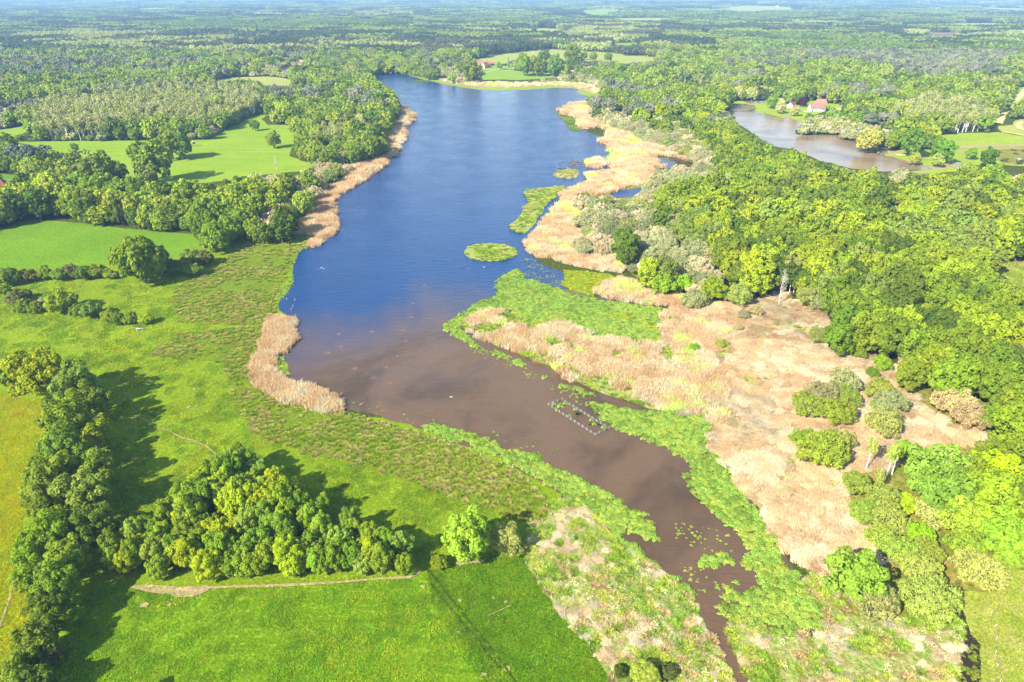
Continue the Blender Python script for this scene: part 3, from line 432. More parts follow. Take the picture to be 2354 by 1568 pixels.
WATER = water_mat('lake_water', (.008, .036, .115, 1), C(124, 98, 72, 1.25), 190, 285, bumpd=.16)  # deep blue base: sky reflection on the far water put into the colour
WATER2 = water_mat('pond_water', (.03, .05, .09, 1), C(178, 150, 112, 1.2), 4000, 5000, bumpd=.06, rough=.15, siltmix=.95)
WATER3 = water_mat('dark_water', (.03, .035, .04, 1), C(70, 60, 42), 4000, 5000, bumpd=.01, rough=.04)

gm = bpy.data.meshes.new('ground'); S_ = 60000; gm.from_pydata([(-S_, -400, -.02), (S_, -400, -.02), (S_, S_, -.02), (-S_, S_, -.02)], [], [(0, 1, 2, 3)]); gm.materials.append(G_FOREST); tag(link('ground', gm), kind='structure')
MEADOW = T('P', [(-500,620),(470,540),(720,470),(760,560),(680,640),(660,700),(700,860),(800,960),(1000,960),(1300,1130),(1250,1400),(1300,1800),(-500,1900)]) 
sheet('meadow', MEADOW, .01, G_MEADOW)
z = .02
for nm, P, m, a in (('crop_field', F1, G_F1, .5), ('mown_field', F2, G_F2, .5), ('grass_field', F3, G_F3, .5), ('pasture', F5, G_F5, .6), ('pasture', F6, G_F6, .6), ('pasture', F6B, G_F6, .6), ('lawn', LAWN0, G_F5, .4), ('dry_field', F7, G_TAN, .6), ('dry_field', F7B, G_TAN, .4), ('dry_field', F8, G_TAN, .6), ('pasture', F9, G_F9, .5), ('farmyard', FARMYARD, G_F9, .5),
        ('lawn', LAWN, G_LAWN, .5), ('pasture', F10, G_LAWN, .6), ('pasture', F11, G_F12, .6), ('pasture', F12, G_F12, .6), ('wet_meadow', TUS, G_TUS, 1.2), ('wet_meadow', TUS2, G_TUS, 1.4), ('pasture', GREENR, G_F9, .5), ('clearing', TRACKGAP2, G_F12, .5), ('clearing', TRACKGAP, G_F12, .5)):
    sheet(nm, P, z, m, a); z += .004
sheet('shrub_ground', T('K', [(1180,1000),(1500,780),(1900,700),(2354,1000),(2600,1100),(2600,1600),(1130,1600)], 'H', [(2600,0),(2600,700),(2354,650),(2180,600),(2190,700),(2190,790),(2000,780),(1930,800),(1885,890),(1500,980),(1300,990),(1150,930),(1050,760),(1250,500),(1130,100)]), z, G_HEATH, .6)
sheet('heath', HEATH, z + .01, G_HEATH, .6)
for i, P in enumerate(FAR_FIELDS + [GARDENL, GARDENL2]): sheet('far_field', P, .5 if P[0][1] < 60 else .15, G_TAN if i % 3 else G_F6, .4)
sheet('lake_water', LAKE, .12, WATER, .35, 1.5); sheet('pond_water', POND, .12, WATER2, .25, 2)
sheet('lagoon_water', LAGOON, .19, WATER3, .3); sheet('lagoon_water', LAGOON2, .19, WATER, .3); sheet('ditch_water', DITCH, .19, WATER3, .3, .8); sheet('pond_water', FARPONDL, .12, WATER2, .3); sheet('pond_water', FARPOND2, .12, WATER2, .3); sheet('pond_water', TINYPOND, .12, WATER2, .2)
sheet('pond_water', T('S', [(690,212),(740,206),(800,215),(800,228),(740,232),(700,225)]), .15, WATER2, .2)
for nm, P, zz, m, a in (('reed_bank', R1, .16, G_REED, .5), ('reed_bank', R1B, .164, G_REED, .5), ('reed_bank', R2, .168, G_REED, .35), ('reed_bank', R3A, .16, G_REED, .5), ('reed_bank', R3B, .172, G_REED, .5), ('shrub_ground', ZSHRUB, .150, G_HEATH, .6), ('reed_bank', R4, .18, G_REED, .4), ('reed_bank', RNORTH, .18, G_REED, .4),
        ('marsh_ground', R5, .16, G_MARSH, .7), ('marsh_ground', R6, .166, G_REED, .6), ('marsh_ground', R8, .16, G_MARSH, .5), ('marsh_ground', RG, .17, G_MARSH, .5), ('island_ground', ISL1, .17, G_MARSH, .4), ('island_ground', ISL2, .17, G_MARSH, .3), ('island_ground', ISL3, .17, G_REED, .3), ('island_ground', ISL4, .17, G_REED, .3), ('mud_flat', MUD, .185, G_MUD, .4), ('mud_flat', MUD2, .185, G_MUD, .4)):
    sheet(nm, P, zz, m, a)
sheet('weed_bed', V9, .186, ground_mat('yellow_weed_bed', C(150, 172, 30), C(170, 180, 50), C(110, 130, 50), .04, .2, 1.6, .6), .6)
sheet('weed_bed', V10, .15, ground_mat('shore_grass', C(168, 196, 96), C(140, 178, 80), C(206, 200, 150), .02, .1, .8, .4), .4); sheet('weed_bed', V10B, .15, G_WET, .3)
sheet('weed_bed', V11, .15, G_WET, .8)

# tracks, roads, trodden paths
strip('gravel_road', T('B', [(885,464),(1000,470),(1120,480),(1270,489),(1440,501),(1580,507)]), 5.5, .2, G_ROAD); strip('gravel_path', T('B', [(890,497),(960,476),(985,470)]), 2, .21, G_ROAD)
strip('gravel_road', T('C', [(2180,830),(2200,780),(2230,722),(2290,682),(2354,618),(2420,560)]), 7, .2, G_ROAD); strip('gravel_path', T('C', [(2215,888),(2354,916),(2480,935)]), 4, .21, G_ROAD); strip('gravel_path', T('C', [(2370,882),(2325,868),(2310,845),(2335,822)]), 4.5, .22, G_ROAD)
strip('farm_track', T('C', [(1900,998),(2100,990),(2354,980),(2500,975)]), 9, .23, G_DIRT); strip('farm_track', T('C', [(2060,1012),(2354,1006)]), 3, .24, G_DIRT)
strip('footpath', T('C', [(1490,1045),(1500,1035),(1560,1028),(1640,1022),(1720,1008)]), 4, .23, G_DIRT); strip('footpath', T('C', [(1640,1072),(1740,1080),(1820,1090),(1860,1115),(1925,1142)]), 4.5, .24, G_DIRT); strip('footpath', T('C', [(1890,1022),(1960,1045)]), 3.5, .23, G_DIRT)
strip('footpath', T('C', [(1590,1172),(1700,1165)]), 4, .23, G_DIRT); strip('footpath', T('C', [(2190,1095),(2300,1110)]), 2.5, .23, G_DIRT)
strip('driveway', T('C', [(735,650),(732,672),(745,695)]), 8, .22, G_ROAD); strip('driveway', T('C', [(1080,735),(1120,742),(1170,748)]), 9, .22, G_ROAD); strip('terrace', T('R', [(425,285),(480,297),(540,300)]), 8, .23, G_ROAD)
strip('gravel_bar', T('S', [(195,142),(240,133),(315,140)]), 5, .24, G_ROAD); sheet('bare_shore', T('S', [(100,130),(140,90),(180,110),(175,150),(240,175),(400,190),(420,235),(340,235),(280,190),(160,150)]), .135, G_DIRT, .5)
sheet('bare_shore', T('S', [(480,235),(620,230),(690,200),(860,215),(850,240),(690,240),(620,270),(500,265)]), .14, G_DIRT, .6)
strip('footpath', T('F', [(1300,765),(1700,752),(1850,750),(2000,742),(2354,720)], 'G', [(60,712),(200,702),(330,695),(400,692),(450,670),(478,640)]), .6, .2, G_DIRT)
sheet('bare_patch', T('F', [(860,760),(1000,745),(1130,748),(1350,755),(1480,745),(1400,790),(1300,815),(1150,820),(1000,800)]), .19, G_DIRT, .7, 1.0)
sheet('bare_patch', T('G', [(700,600),(800,585),(920,570),(880,590),(740,615)]), .19, G_DIRT, .3, 1.0); strip('footpath', T('E', [(900,610),(990,650),(1050,695),(1130,712),(1220,760),(1300,780),(1390,820),(1450,870),(1470,910)]), .35, .2, G_DIRT)
RUT = ground_mat('wheel_rut', C(58, 108, 16), C(80, 120, 26), C(150, 140, 80), .1, .5, 2.5, .9, (.66, .76))
strip('wheel_track', T('G', [(520,640),(600,730),(670,830),(740,910),(800,985),(860,1065),(950,1170),(1040,1290),(1110,1394),(1200,1520)]), .45, .21, RUT); strip('wheel_track', T('G', [(530,720),(580,790),(640,860),(700,930),(780,1030),(860,1120),(940,1230),(1010,1300)]), .45, .21, RUT)
strip('wheel_track', T('G', [(930,950),(1010,915),(1085,880)]), .16, .22, G_DIRT); strip('wheel_track', T('F', [(97,700),(70,820),(30,940),(0,1020),(-60,1140)]), .5, .2, G_DIRT)
for (c, x, y, w) in [('G',490,755,.8),('G',545,825,.5),('G',590,915,.5),('G',655,1020,.5),('G',722,1062,.9),('G',692,1092,.4),('G',838,1082,.7),('G',730,1000,.8),('G',900,1345,.9),('G',1055,1310,.7),('G',1045,860,.6),('G',965,832,.6),('G',740,850,.5),('E',1235,765,1.2),('E',1275,803,1.1),('E',1390,715,.8),('E',1270,555,.8),('E',1150,300,.8),('E',1215,283,.8),('E',1095,408,.6),('E',1303,435,.5),('E',905,903,.9),('E',825,935,1.0),('E',2095,860,.8),('E',1455,815,.8),('F',970,880,1.2),('F',1140,877,1.0),('E',1320,550,.6)]:
    q = gnd(*pp(c, x, y)); a = np.linspace(0, 6.28, 10)[:-1]; w *= .42; sheet('bare_patch', np.stack([q[0] + w * np.cos(a) * (1.3 + .5 * np.sin(3 * a + x)), q[1] + w * np.sin(a) * (1 + .4 * np.cos(2 * a + y))], 1), .205, G_DIRT, .5, .3, world=True)

# ------------------------------------------------------------------ sources for scattered cover
def bladeset(nm, seeds, mat, **k): return [np_mesh(f'{nm}_{s}', *blades_np(s, **k)[:2], mat, blades_np(s, **k)[2]) for s in seeds]
REEDM = bladeset('reed_patch', (1, 2, 3), REED, n=330, size=3.6, h=1.35, wd=.05, lean=.16, curve=.3)
LODGE = [np_mesh(f'lodged_reed_{s}', *(lambda q: (q[0], q[1]))(blades_np(s, n=300, size=3.4, h=1.9, wd=.05, lean=.3, curve=.6, dirn=dn)), REED, blades_np(s, n=300, size=3.4, h=1.9, wd=.05, lean=.3, curve=.6, dirn=dn)[2]) for s, dn in ((4, (1.3, .5)), (5, (.9, -.8)), (6, (1.5, 1.2)))]
TUSM = bladeset('tussock', (11, 12, 13), LEAF, n=150, size=0, h=.62, wd=.035, lean=.2, curve=.5, rad=.42, mound=.9)
GRASM = bladeset('grass_patch', (21, 22, 23), LEAF, n=240, size=2.6, h=.3, wd=.05, lean=.45, curve=.5)
GREENT = bladeset('green_clump', (31, 32, 33), LEAF, n=170, size=0, h=.75, wd=.06, lean=.3, curve=.5, rad=.7, mound=.8)
LILY = []
for s in (41, 42, 43, 44): V, Fc, lv = lily_np(s, 210, .95, .34, .10); LILY.append(np_mesh(f'weed_pad_{s}', V, Fc, WEED, lv))
FLOWM = []
for s in (51, 52):
    V, Fc, lv = lily_np(s, 46, 1.0, .5, .10); V[:, 2] += .45; FLOWM.append(np_mesh(f'white_flower_{s}', V, Fc, LEAF, lv))
def cover(name, polys, spacing, meshes, colors, label, size=(.8, 1.25), dens=None, grow=0, zz=.12, tilt=0, cw=None, dirfn=None):
    items = [(m, c) for m in meshes for c in colors]; cc = proto_coll(name, items); X, Y = [], []
    for P in polys:
        x, y = grid_pts(P, spacing, dens=dens, far_grow=grow); X.append(x); Y.append(y)
    x = np.concatenate(X); y = np.concatenate(Y); n = len(x); w = np.ones(len(colors)) if cw is None else np.array(cw, float)
    ci = rng.choice(len(colors), n, p=w / w.sum())
    # neighbouring plants tend to share a colour
    patch = (fbm(x, y, 14, 9) * len(colors) * 1.6 - .3 * len(colors)).astype(int).clip(0, len(colors) - 1); m = rng.random(n) < .45; ci[m] = patch[m]
    idx = rng.integers(0, len(meshes), n) * len(colors) + ci; s = rng.uniform(size[0], size[1], n)
    if grow: s *= np.clip(np.hypot(x, y) / grow, 1, 2.6)
    rz = rng.random(n) * 6.28 if dirfn is None else dirfn(x, y)
    return scatter(name, np.stack([x, y, np.full(n, zz)], 1), idx, s, rz, cc, label)
TAN1, TAN2, TAN3, TAN4 = C(236, 202, 152, 1.0), C(224, 184, 134, 1.0), C(238, 216, 174, 1.0), C(206, 164, 116, .95)
GRN1, GRN2, GRN3 = C(148, 196, 84, 1.45), C(120, 176, 60, 1.35), C(178, 200, 96, 1.5)
MAT1, MAT2, MAT3 = C(140, 198, 84, 1.15), C(124, 178, 66, 1.05), C(168, 200, 84, 1.15)
cover('reeds', [R1, R1B], 2.1, REEDM, [TAN1, TAN2, TAN3, TAN4], 'dry tan reeds standing along the far left shore', grow=300, cw=[3, 3, 1, 1])
cover('reeds', [R2], 1.5, REEDM, [TAN1, TAN2, TAN3], 'pale reeds in the curved bed on the near left shore', cw=[3, 2, 2])
cover('reeds', [R3A, R3B, R4, ISL4], 2.0, REEDM, [TAN1, TAN2, TAN3, GRN3], 'dry tan reeds on the right shore beside the grey willow scrub', grow=300, cw=[4, 3, 2, .5])
cover('reeds', [RNORTH], 5, REEDM, [TAN1, TAN3, GRN3], 'thin pale reeds along the far shore by the farm', grow=600)
def d5(x, y): return np.clip((fbm(x, y, 9, 4) - .36) * 5, 0, 1)
def dgreen(x, y): return np.clip((fbm(x, y, 11, 7) - .5) * 7, 0, 1)
cover('reeds', [R5], 1.7, REEDM, [TAN1, TAN2, TAN3, GRN3], 'tan reeds on the marsh spit beside the green water plants', dens=d5, cw=[4, 3, 3, .8])
cover('marsh_grass', [R5, ISL1, ISL2, ISL3], 1.5, GREENT, [GRN1, GRN2, GRN3, TAN3], 'green marsh clumps among the reeds and on the small islands', dens=lambda x, y: .25 + dgreen(x, y), cw=[3, 2, 2, 1.2])
def swirl(x, y): return (fbm(x, y, 16, 12) - .5) * 7 + rng.normal(size=len(x)) * .45
cover('lodged_reeds', [R6], 1.7, LODGE, [TAN1, TAN2, TAN3, TAN3], 'flattened straw coloured reeds sweeping across the right marsh', dens=lambda x, y: .35 + d5(x, y), cw=[4, 2, 3, 1], dirfn=swirl, size=(.7, 1.1))
cover('marsh_grass', [R6], 2.4, GREENT, [GRN1, GRN3, GRN2], 'green clumps pushing through the flattened reeds', dens=lambda x, y: dgreen(x, y) * .8 + .04)
cover('marsh_grass', [RG, R8], 1.05, GREENT, [GRN1, GRN2, GRN3, TAN3, C(150, 205, 100, 1.15)], 'mixed green and straw marsh clumps by the inlet', dens=lambda x, y: np.clip(.35 + (fbm(x, y, 5, 3) - .45) * 4, 0, 1), cw=[4, 2, 2, 3, 2])
cover('straw_clumps', [RG, R8], 1.5, LODGE, [TAN1, TAN3, TAN3], 'straw coloured dead sedge lying among the green clumps', size=(.38, .6), dens=lambda x, y: np.clip(.2 + (fbm(x, y, 6, 8) - .42) * 5, 0, 1))
cover('white_blossom', [RG, R8], 2.0, FLOWM, [C(250, 244, 226, 1.35), C(240, 236, 206, 1.3)], 'clouds of tiny white flowers over the marsh clumps', size=(.45, .9), dens=lambda x, y: np.clip((fbm(x, y, 8, 15) - .46) * 6, 0, .8))
# floating green mats, thinning out towards open water
def edged(P, w, lo=0.):
    Q = W(P); 
    def f(x, y):
        d = np.full(len(x), 1e9)
        for i in range(len(Q)):
            a, b = Q[i], Q[(i + 1) % len(Q)]; ab = b - a; L = max(ab @ ab, 1e-6); t = np.clip(((x - a[0]) * ab[0] + (y - a[1]) * ab[1]) / L, 0, 1); d = np.minimum(d, np.hypot(x - a[0] - ab[0] * t, y - a[1] - ab[1] * t))
        e = np.clip(d / w, 0, 1); nn = fbm(x, y, 3.5, 21) * .7 + fbm(x, y, 14, 22) * .3
        return np.clip((e * .42 + nn - .42) * 5, lo, 1)
    return f
for P, lab, sp in ((V1, 'bright green mat of water plants round the marsh spit', .95), (V2, 'bright green floating mat beside the inlet channel', .9), (V3, 'green strip of water plants along the left bank', .85), (V7, 'green water plants at the left shore below the meadow', 1.1), (V8, 'green pads in the hollow of the curved reed bed', 1.0), (V12, 'green pads fringing the left side of the channel', .85)):
    cover('water_plants', [P], sp, LILY, [MAT1, MAT2, MAT3, MAT1], lab, dens=edged(P, 6 if P in (V1, V2) else 3), zz=.14, size=(.5, 1.15))
cover('yellow_water_plants', [V9, YELLOW], 1.2, LILY + GREENT[:1], [C(190, 206, 30, 1.15), C(156, 196, 40, 1.1), C(206, 200, 20, 1.1)], 'yellow green water plants behind the marsh spit', dens=lambda x, y: np.clip((fbm(x, y, 6, 31) - .4) * 5, 0, 1), zz=.2, size=(.6, 1.1))
for P, lab, k in ((SPARSE1, 'scattered yellow green pads on the strait below the reeds', .2), (SPARSE2, 'sparse green specks of weed off the left bank', .05), (SPARSE3, 'small green tufts drifting in the channel', .12), (SPARSE4, 'broken green pads off the marsh spit', .25), (V11, 'weed on the shallow bay by the far reeds', .35)):
    cover('floating_weed', [P], .7, LILY, [MAT1, MAT3, C(180, 200, 90, 1.1)], lab, zz=.14, size=(.12, .42), dens=lambda x, y, k=k: k * 1.2 * np.clip((fbm(x, y, 5, 27) - .42) * 9, 0.05, 1.6))
cover('ditch_weed', [T('H', [(1930,1090),(2055,1160),(2050,1400),(2060,1600),(1870,1600),(1890,1350),(1940,1200)])], .7, LILY, [C(130, 160, 50), C(160, 175, 60)], 'olive weed matting the dark ditch', zz=.21, size=(.3, .6), dens=lambda x, y: .6 * d5(x, y))
# wet meadow tussocks and grass
TC = [C(168, 182, 86, 1.35), C(196, 192, 126, 1.35), C(138, 178, 56, 1.3), C(196, 184, 136, 1.3)]
def dt(x, y): return np.clip((fbm(x, y, 14, 41) - .25) * 2.2, .12, .8)
cover('tussocks', [TUS], 1.25, TUSM, TC, 'olive and brown tussocks on the wet meadow by the water', dens=dt, grow=260, size=(.8, 1.3), cw=[4, 2, 3, .8]); cover('tussocks', [TUS2], 1.15, TUSM, TC, 'green and brown tussocks along the bank of the lake', dens=dt, size=(.75, 1.3), cw=[4, 3, 3, 1.6])
cover('grass', [T('P', [(-80,650),(440,640),(560,900),(640,960),(1000,1060),(1220,1210),(1200,1290),(980,1300),(350,1330),(280,1200),(60,860),(-80,800)])], 1.7, GRASM, [C(126, 176, 40, 1.6), C(106, 158, 32, 1.6), C(154, 184, 44, 1.6)], 'short green grass of the lakeside meadow', grow=190, zz=.02, size=(.7, 1.2), dens=lambda x, y: np.clip((fbm(x, y, 10, 51) - .3) * 3, .1, 1))
cover('grass', [F2], 1.5, GRASM, [C(110, 178, 36, 1.65), C(94, 162, 26, 1.6), C(140, 182, 36, 1.6)], 'grass of the mown field at the bottom', zz=.02, size=(.6, 1.1), dens=lambda x, y: np.clip((fbm(x, y, 7, 52) - .3) * 3, .1, 1)); cover('grass', [F3], 1.3, GRASM, [C(84, 156, 20, 1.6), C(76, 144, 18, 1.6), C(106, 164, 30, 1.6)], 'deep green grass of the field with wheel tracks', zz=.02, size=(.7, 1.2))
cover('crop', [F1], 1.3, GRASM, [C(180, 194, 10, 1.5), C(160, 186, 14, 1.5), C(190, 190, 20, 1.5)], 'yellow green crop at the left edge', zz=.02, size=(.7, 1.1)); cover('grass', [F12, F11], 1.8, GRASM, [C(180, 206, 96), C(160, 196, 80), C(206, 204, 140)], 'pale grass at the right edge', zz=.02, grow=190)
cover('heather', [HEATH], 3.2, GREENT, [C(120, 150, 60), C(190, 160, 116), C(150, 172, 80)], 'low heath plants beside the farm track', zz=.05, grow=420, size=(1, 2), dens=lambda x, y: .7 * d5(x, y))

# ================================================================== trees
def crowns(nm, seeds, mat, **k): return [np_mesh(f'{nm}_{s}', *crown_np(s, **k)[:2], mat, crown_np(s, **k)[2]) for s in seeds]
K_B = dict(Rr=5, Hc=10.4, zc=6.3, nl=58, lobe=(.13, .29), under=.8); K_S = dict(Rr=5, Hc=6.8, zc=3.1, nl=54, lobe=(.14, .28), under=.15); K_BI = dict(Rr=2.6, Hc=8.0, zc=9.6, nl=26, lobe=(.14, .28), under=.8); K_P = dict(Rr=3.8, Hc=6.5, zc=8.6, nl=18, lobe=(.26, .4), under=.4, flat=.6)
B_HI = crowns('broadleaf_crown', (101, 102, 103, 104, 105), LEAF, n=9000, leaf=.18, **K_B); B_MID = crowns('broadleaf_crown_mid', (111, 112, 113, 114), LEAF, n=2600, leaf=.32, **K_B); B_LOW = crowns('broadleaf_crown_low', (121, 122, 123), LEAF, n=620, leaf=.6, **{**K_B, 'nl': 22, 'lobe': (.2, .36)})
S_HI = crowns('shrub_crown', (131, 132, 133, 134), LEAF, n=7000, leaf=.15, brush=1, **K_S); S_MID = crowns('shrub_crown_mid', (141, 142, 143), LEAF, n=2200, leaf=.26, brush=1, **K_S); S_LOW = crowns('shrub_crown_low', (151, 152), LEAF, n=500, leaf=.6, **K_S)
I_MID = crowns('birch_crown', (161, 162, 163), LEAF, n=620, leaf=.22, **K_BI); I_LOW = crowns('birch_crown_low', (164, 165), LEAF, n=300, leaf=.36, **K_BI)
P_MID = crowns('pine_crown', (171, 172, 173), NEEDLE, n=1700, leaf=.3, **K_P); P_LOW = crowns('pine_crown_low', (174, 175), NEEDLE, n=420, leaf=.62, **K_P)
D_HI = crowns('bush_crown', (181, 182, 183), LEAF, n=4200, leaf=.24, **K_S)
TRUNKB = [np_mesh(f'tree_trunk_{s}', *trunk_np(s), BARK) for s in (1, 2, 3)]; TRUNKS = [np_mesh(f'shrub_stem_{s}', *bare_np(s, 4.2, 1.6, 5, .1, 4), BARK) for s in (4, 5)]
TRUNKI = [np_mesh(f'birch_trunk_{s}', *trunk_np(s, 12.5, .3, 8, 1.3, 1.0, .5), BARK) for s in (6, 7)]; TRUNKP = [np_mesh(f'pine_trunk_{s}', *trunk_np(s, 10.5, .24, 5, 2.2, 1.0, .3), BARK) for s in (8, 9)]
BARE = [np_mesh(f'bare_branches_{s}', *bare_np(s, 11, 2.6, 34, .15), BARK) for s in (14, 15)]; BAREB = [np_mesh('bare_bush', *bare_np(16, 4.5, 2.2, 14, .07, 5), BARK)]
BRN, WHT, GRY = (.13, .1, .075, 1), (.62, .6, .55, 1), (.30, .27, .23, 1)
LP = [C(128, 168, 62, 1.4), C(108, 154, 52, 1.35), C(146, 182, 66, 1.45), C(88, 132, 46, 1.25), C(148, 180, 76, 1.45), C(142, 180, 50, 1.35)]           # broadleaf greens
RP = [C(132, 172, 52, 1.3), C(116, 158, 50, 1.25), C(146, 184, 50, 1.35), C(100, 142, 52, 1.15), C(152, 184, 44, 1.3), C(132, 168, 84, 1.3)]             # yellower greens right of the lake: washed-out light put into the leaf colour
WP = [C(178, 182, 156, 1.5), C(192, 182, 166, 1.55), C(158, 178, 112, 1.45), C(208, 198, 186, 1.6), C(160, 168, 138, 1.4)]                              # willow greys
IP = [C(168, 182, 112, 1.5), C(154, 170, 100, 1.4), C(180, 186, 130, 1.5)]; PPAL = [C(122, 130, 100, 1.1), C(132, 134, 110, 1.15), C(104, 116, 90, 1.0)]
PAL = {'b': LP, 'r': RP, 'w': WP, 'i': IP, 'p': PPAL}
LODS = {'b': (B_HI, B_MID, B_LOW), 'r': (B_HI, B_MID, B_LOW), 'w': (S_HI, S_MID, S_LOW), 'i': (I_MID, I_MID, I_LOW), 'p': (P_MID, P_MID, P_LOW)}
def tin(c, k): return tuple(min(.95, v * k) for v in c[:3]) + (1,)
def put_tree(name, x, y, s, zs, crown, trunk, ccol, tcol, label, cat, group=None, rz=None, cname='crown', tname='trunk', extra=None):
    e = empty(name, (x, y, 0), random.random() * 6.28 if rz is None else rz, (s, s, s * zs)); tag(e, label, cat, group)
    if trunk: link(tname, trunk, e, None, tcol)
    if crown: link(cname, crown, e, None, ccol)
    if extra: link('bare_branch', extra, e, None, WHT)
    return e
TREES = []                                     # hand placed: outline seen in the photo
def at_crown(c, x, y, w, hf):                  # crown centre and width in the photo -> ground spot and radius
    px, py = pp(c, x, y); wp = w / CROPS[c][2] * SC; Rr = 5
    for _ in range(8):
        d = ray(px, py); zc = Rr * hf; t = (H - zc) / -d[2]; Rr = wp / 2 * t / F
    return d[0] * t, d[1] * t, Rr
placed = []; sg_ = 'willow shrubs at the right end of the marsh'
def big(c, x, y, w, colr, label, cat='tree', kind='b', group=None, zs=1.0):
    hf = {'b': 1.26, 's': .62, 'd': .62}[kind] * zs; X, Y, Rr = at_crown(c, x, y, w, hf); far = math.hypot(X, Y); colr = tin(colr, 1.0 if group == sg_ else 1.15)
    if kind == 'b': put_tree('broadleaf_tree', X, Y, Rr / 5, zs, random.choice(B_HI if far < 420 else B_MID), random.choice(TRUNKB), colr, BRN, label, cat, group)
    elif kind == 's': put_tree('willow_shrub', X, Y, Rr / 5, zs, random.choice(S_HI if far < 420 else S_MID), random.choice(TRUNKS), colr, GRY, label, cat, group, tname='stem')
    else: put_tree('bush', X, Y, Rr / 5, zs, random.choice(D_HI), random.choice(TRUNKS), colr, BRN, label, cat, group, tname='stem')
    placed.append((X, Y, Rr))
DK, MD, YL, YG, BL = C(100, 142, 48, 1.2), C(122, 162, 50, 1.2), C(136, 172, 24, 1.25), C(124, 166, 36, 1.2), C(116, 160, 72, 1.2)
row = 'hedgerow trees down the left edge'
for a in [('E',60,320,210,MD,'darker green tree behind the yellow crowned tree at the head of the hedgerow'), ('E',262,325,350,YL,'big yellow green tree at the head of the left hedgerow'), ('E',500,400,300,BL,'blue green tree just below the yellow headed tree in the hedgerow'), ('E',620,520,230,DK,'dark narrow tree on the meadow side of the hedgerow, second down'),
          ('E',440,640,330,YG,'yellowish spreading tree in the hedgerow beside the crop field'), ('E',620,730,210,YL,'small golden crowned tree on the meadow side of the hedgerow'), ('E',430,860,320,DK,'dark green tree midway down the hedgerow'), ('E',620,960,270,MD,'green tree on the meadow side beside the large shadow'), ('E',330,1040,330,MD,'broad green tree leaning over the yellow crop'),
          ('F',560,120,330,BL,'broad blue green tree facing the young grove across the shadow'), ('F',330,170,300,DK,'dense dark tree in the lower hedgerow next to the crop'), ('F',600,330,300,DK,'dark tree in the hedgerow touching the corner of the young grove'), ('F',330,400,330,YG,'light topped tree overhanging the crop edge'), ('F',240,570,300,YG,'yellow green tree bulging furthest into the crop'), ('F',450,560,300,MD,'mid green tree between the crop and the grove corner'), ('F',370,740,320,MD,'bright green tree above the gap to the mown field'), ('F',180,700,170,YG,'low yellow green tree at the crop edge above the wheel rut'),
          ('F',330,930,280,DK,'dull green tree with bare twigs beside the mown field shadow'), ('F',240,1130,280,DK,'dull dark tree second from the foot of the hedgerow'), ('F',330,1210,170,C(120,128,78,1.1),'brownish twiggy tree at the mown field edge'), ('F',90,1350,260,MD,'green tree at the foot of the hedgerow in the corner'), ('F',230,1420,260,DK,'dark tree cut by the lower frame edge'), ('F',500,1650,330,MD,'tree below the frame whose shadow falls on the mown field'), ('F',330,1750,330,DK,'second tree below the frame shading the mown field')]: big(*a, group=row, zs=1.02)
mid = 'lone trees and bushes of the left meadows'
for a in [('D',950,935,340,C(96,150,44,1.3),'big round tree standing in the hedge between the two left meadows','tree','d'), ('D',830,900,170,MD,'left shoulder tree leaning against the big round hedge tree','tree','d'), ('D',1440,770,210,MD,'rounded tree at the corner of the bright pasture','tree','d'), ('D',1530,720,190,MD,'second tree behind the pasture corner tree','tree','d'), ('A',1020,1070,250,C(100,146,50,1.2),'largest oak like tree in the middle of the upper pasture'), ('A',1140,965,170,MD,'left tree of the pair beyond the largest pasture tree'), ('A',1215,975,150,DK,'right tree of the pair beyond the largest pasture tree'),
          ('A',1712,840,64,MD,'small round tree alone near the top of the upper pasture'), ('A',1835,935,98,C(130,170,70,1.2),'bushy upright tree alone in the right part of the upper pasture'), ('A',500,992,56,MD,'smallest lone tree on the left of the upper pasture'), ('A',485,1062,96,C(140,176,50,1.2),'light green round tree at the left grove edge of the upper pasture'), ('A',442,1140,110,C(100,160,50,1.2),'round bright tree below the left grove'), ('A',310,1150,140,C(150,180,70,1.2),'pale wide tree beside the round bright tree of the left grove'),
          ('A',40,960,120,DK,'dark tree at the far left edge of the upper pasture'), ('D',640,300,230,BL,'wide bluish tree on the lower edge of the upper pasture'), ('D',800,310,120,DK,'dark tree right of the wide bluish tree'), ('D',990,345,130,C(130,160,90,1.15),'grey green tree under the largest pasture tree')]: big(*a, group=mid, zs=1.35 if len(a) > 6 else 1.0)
hedge = 'bushes of the hedges across the left meadows'
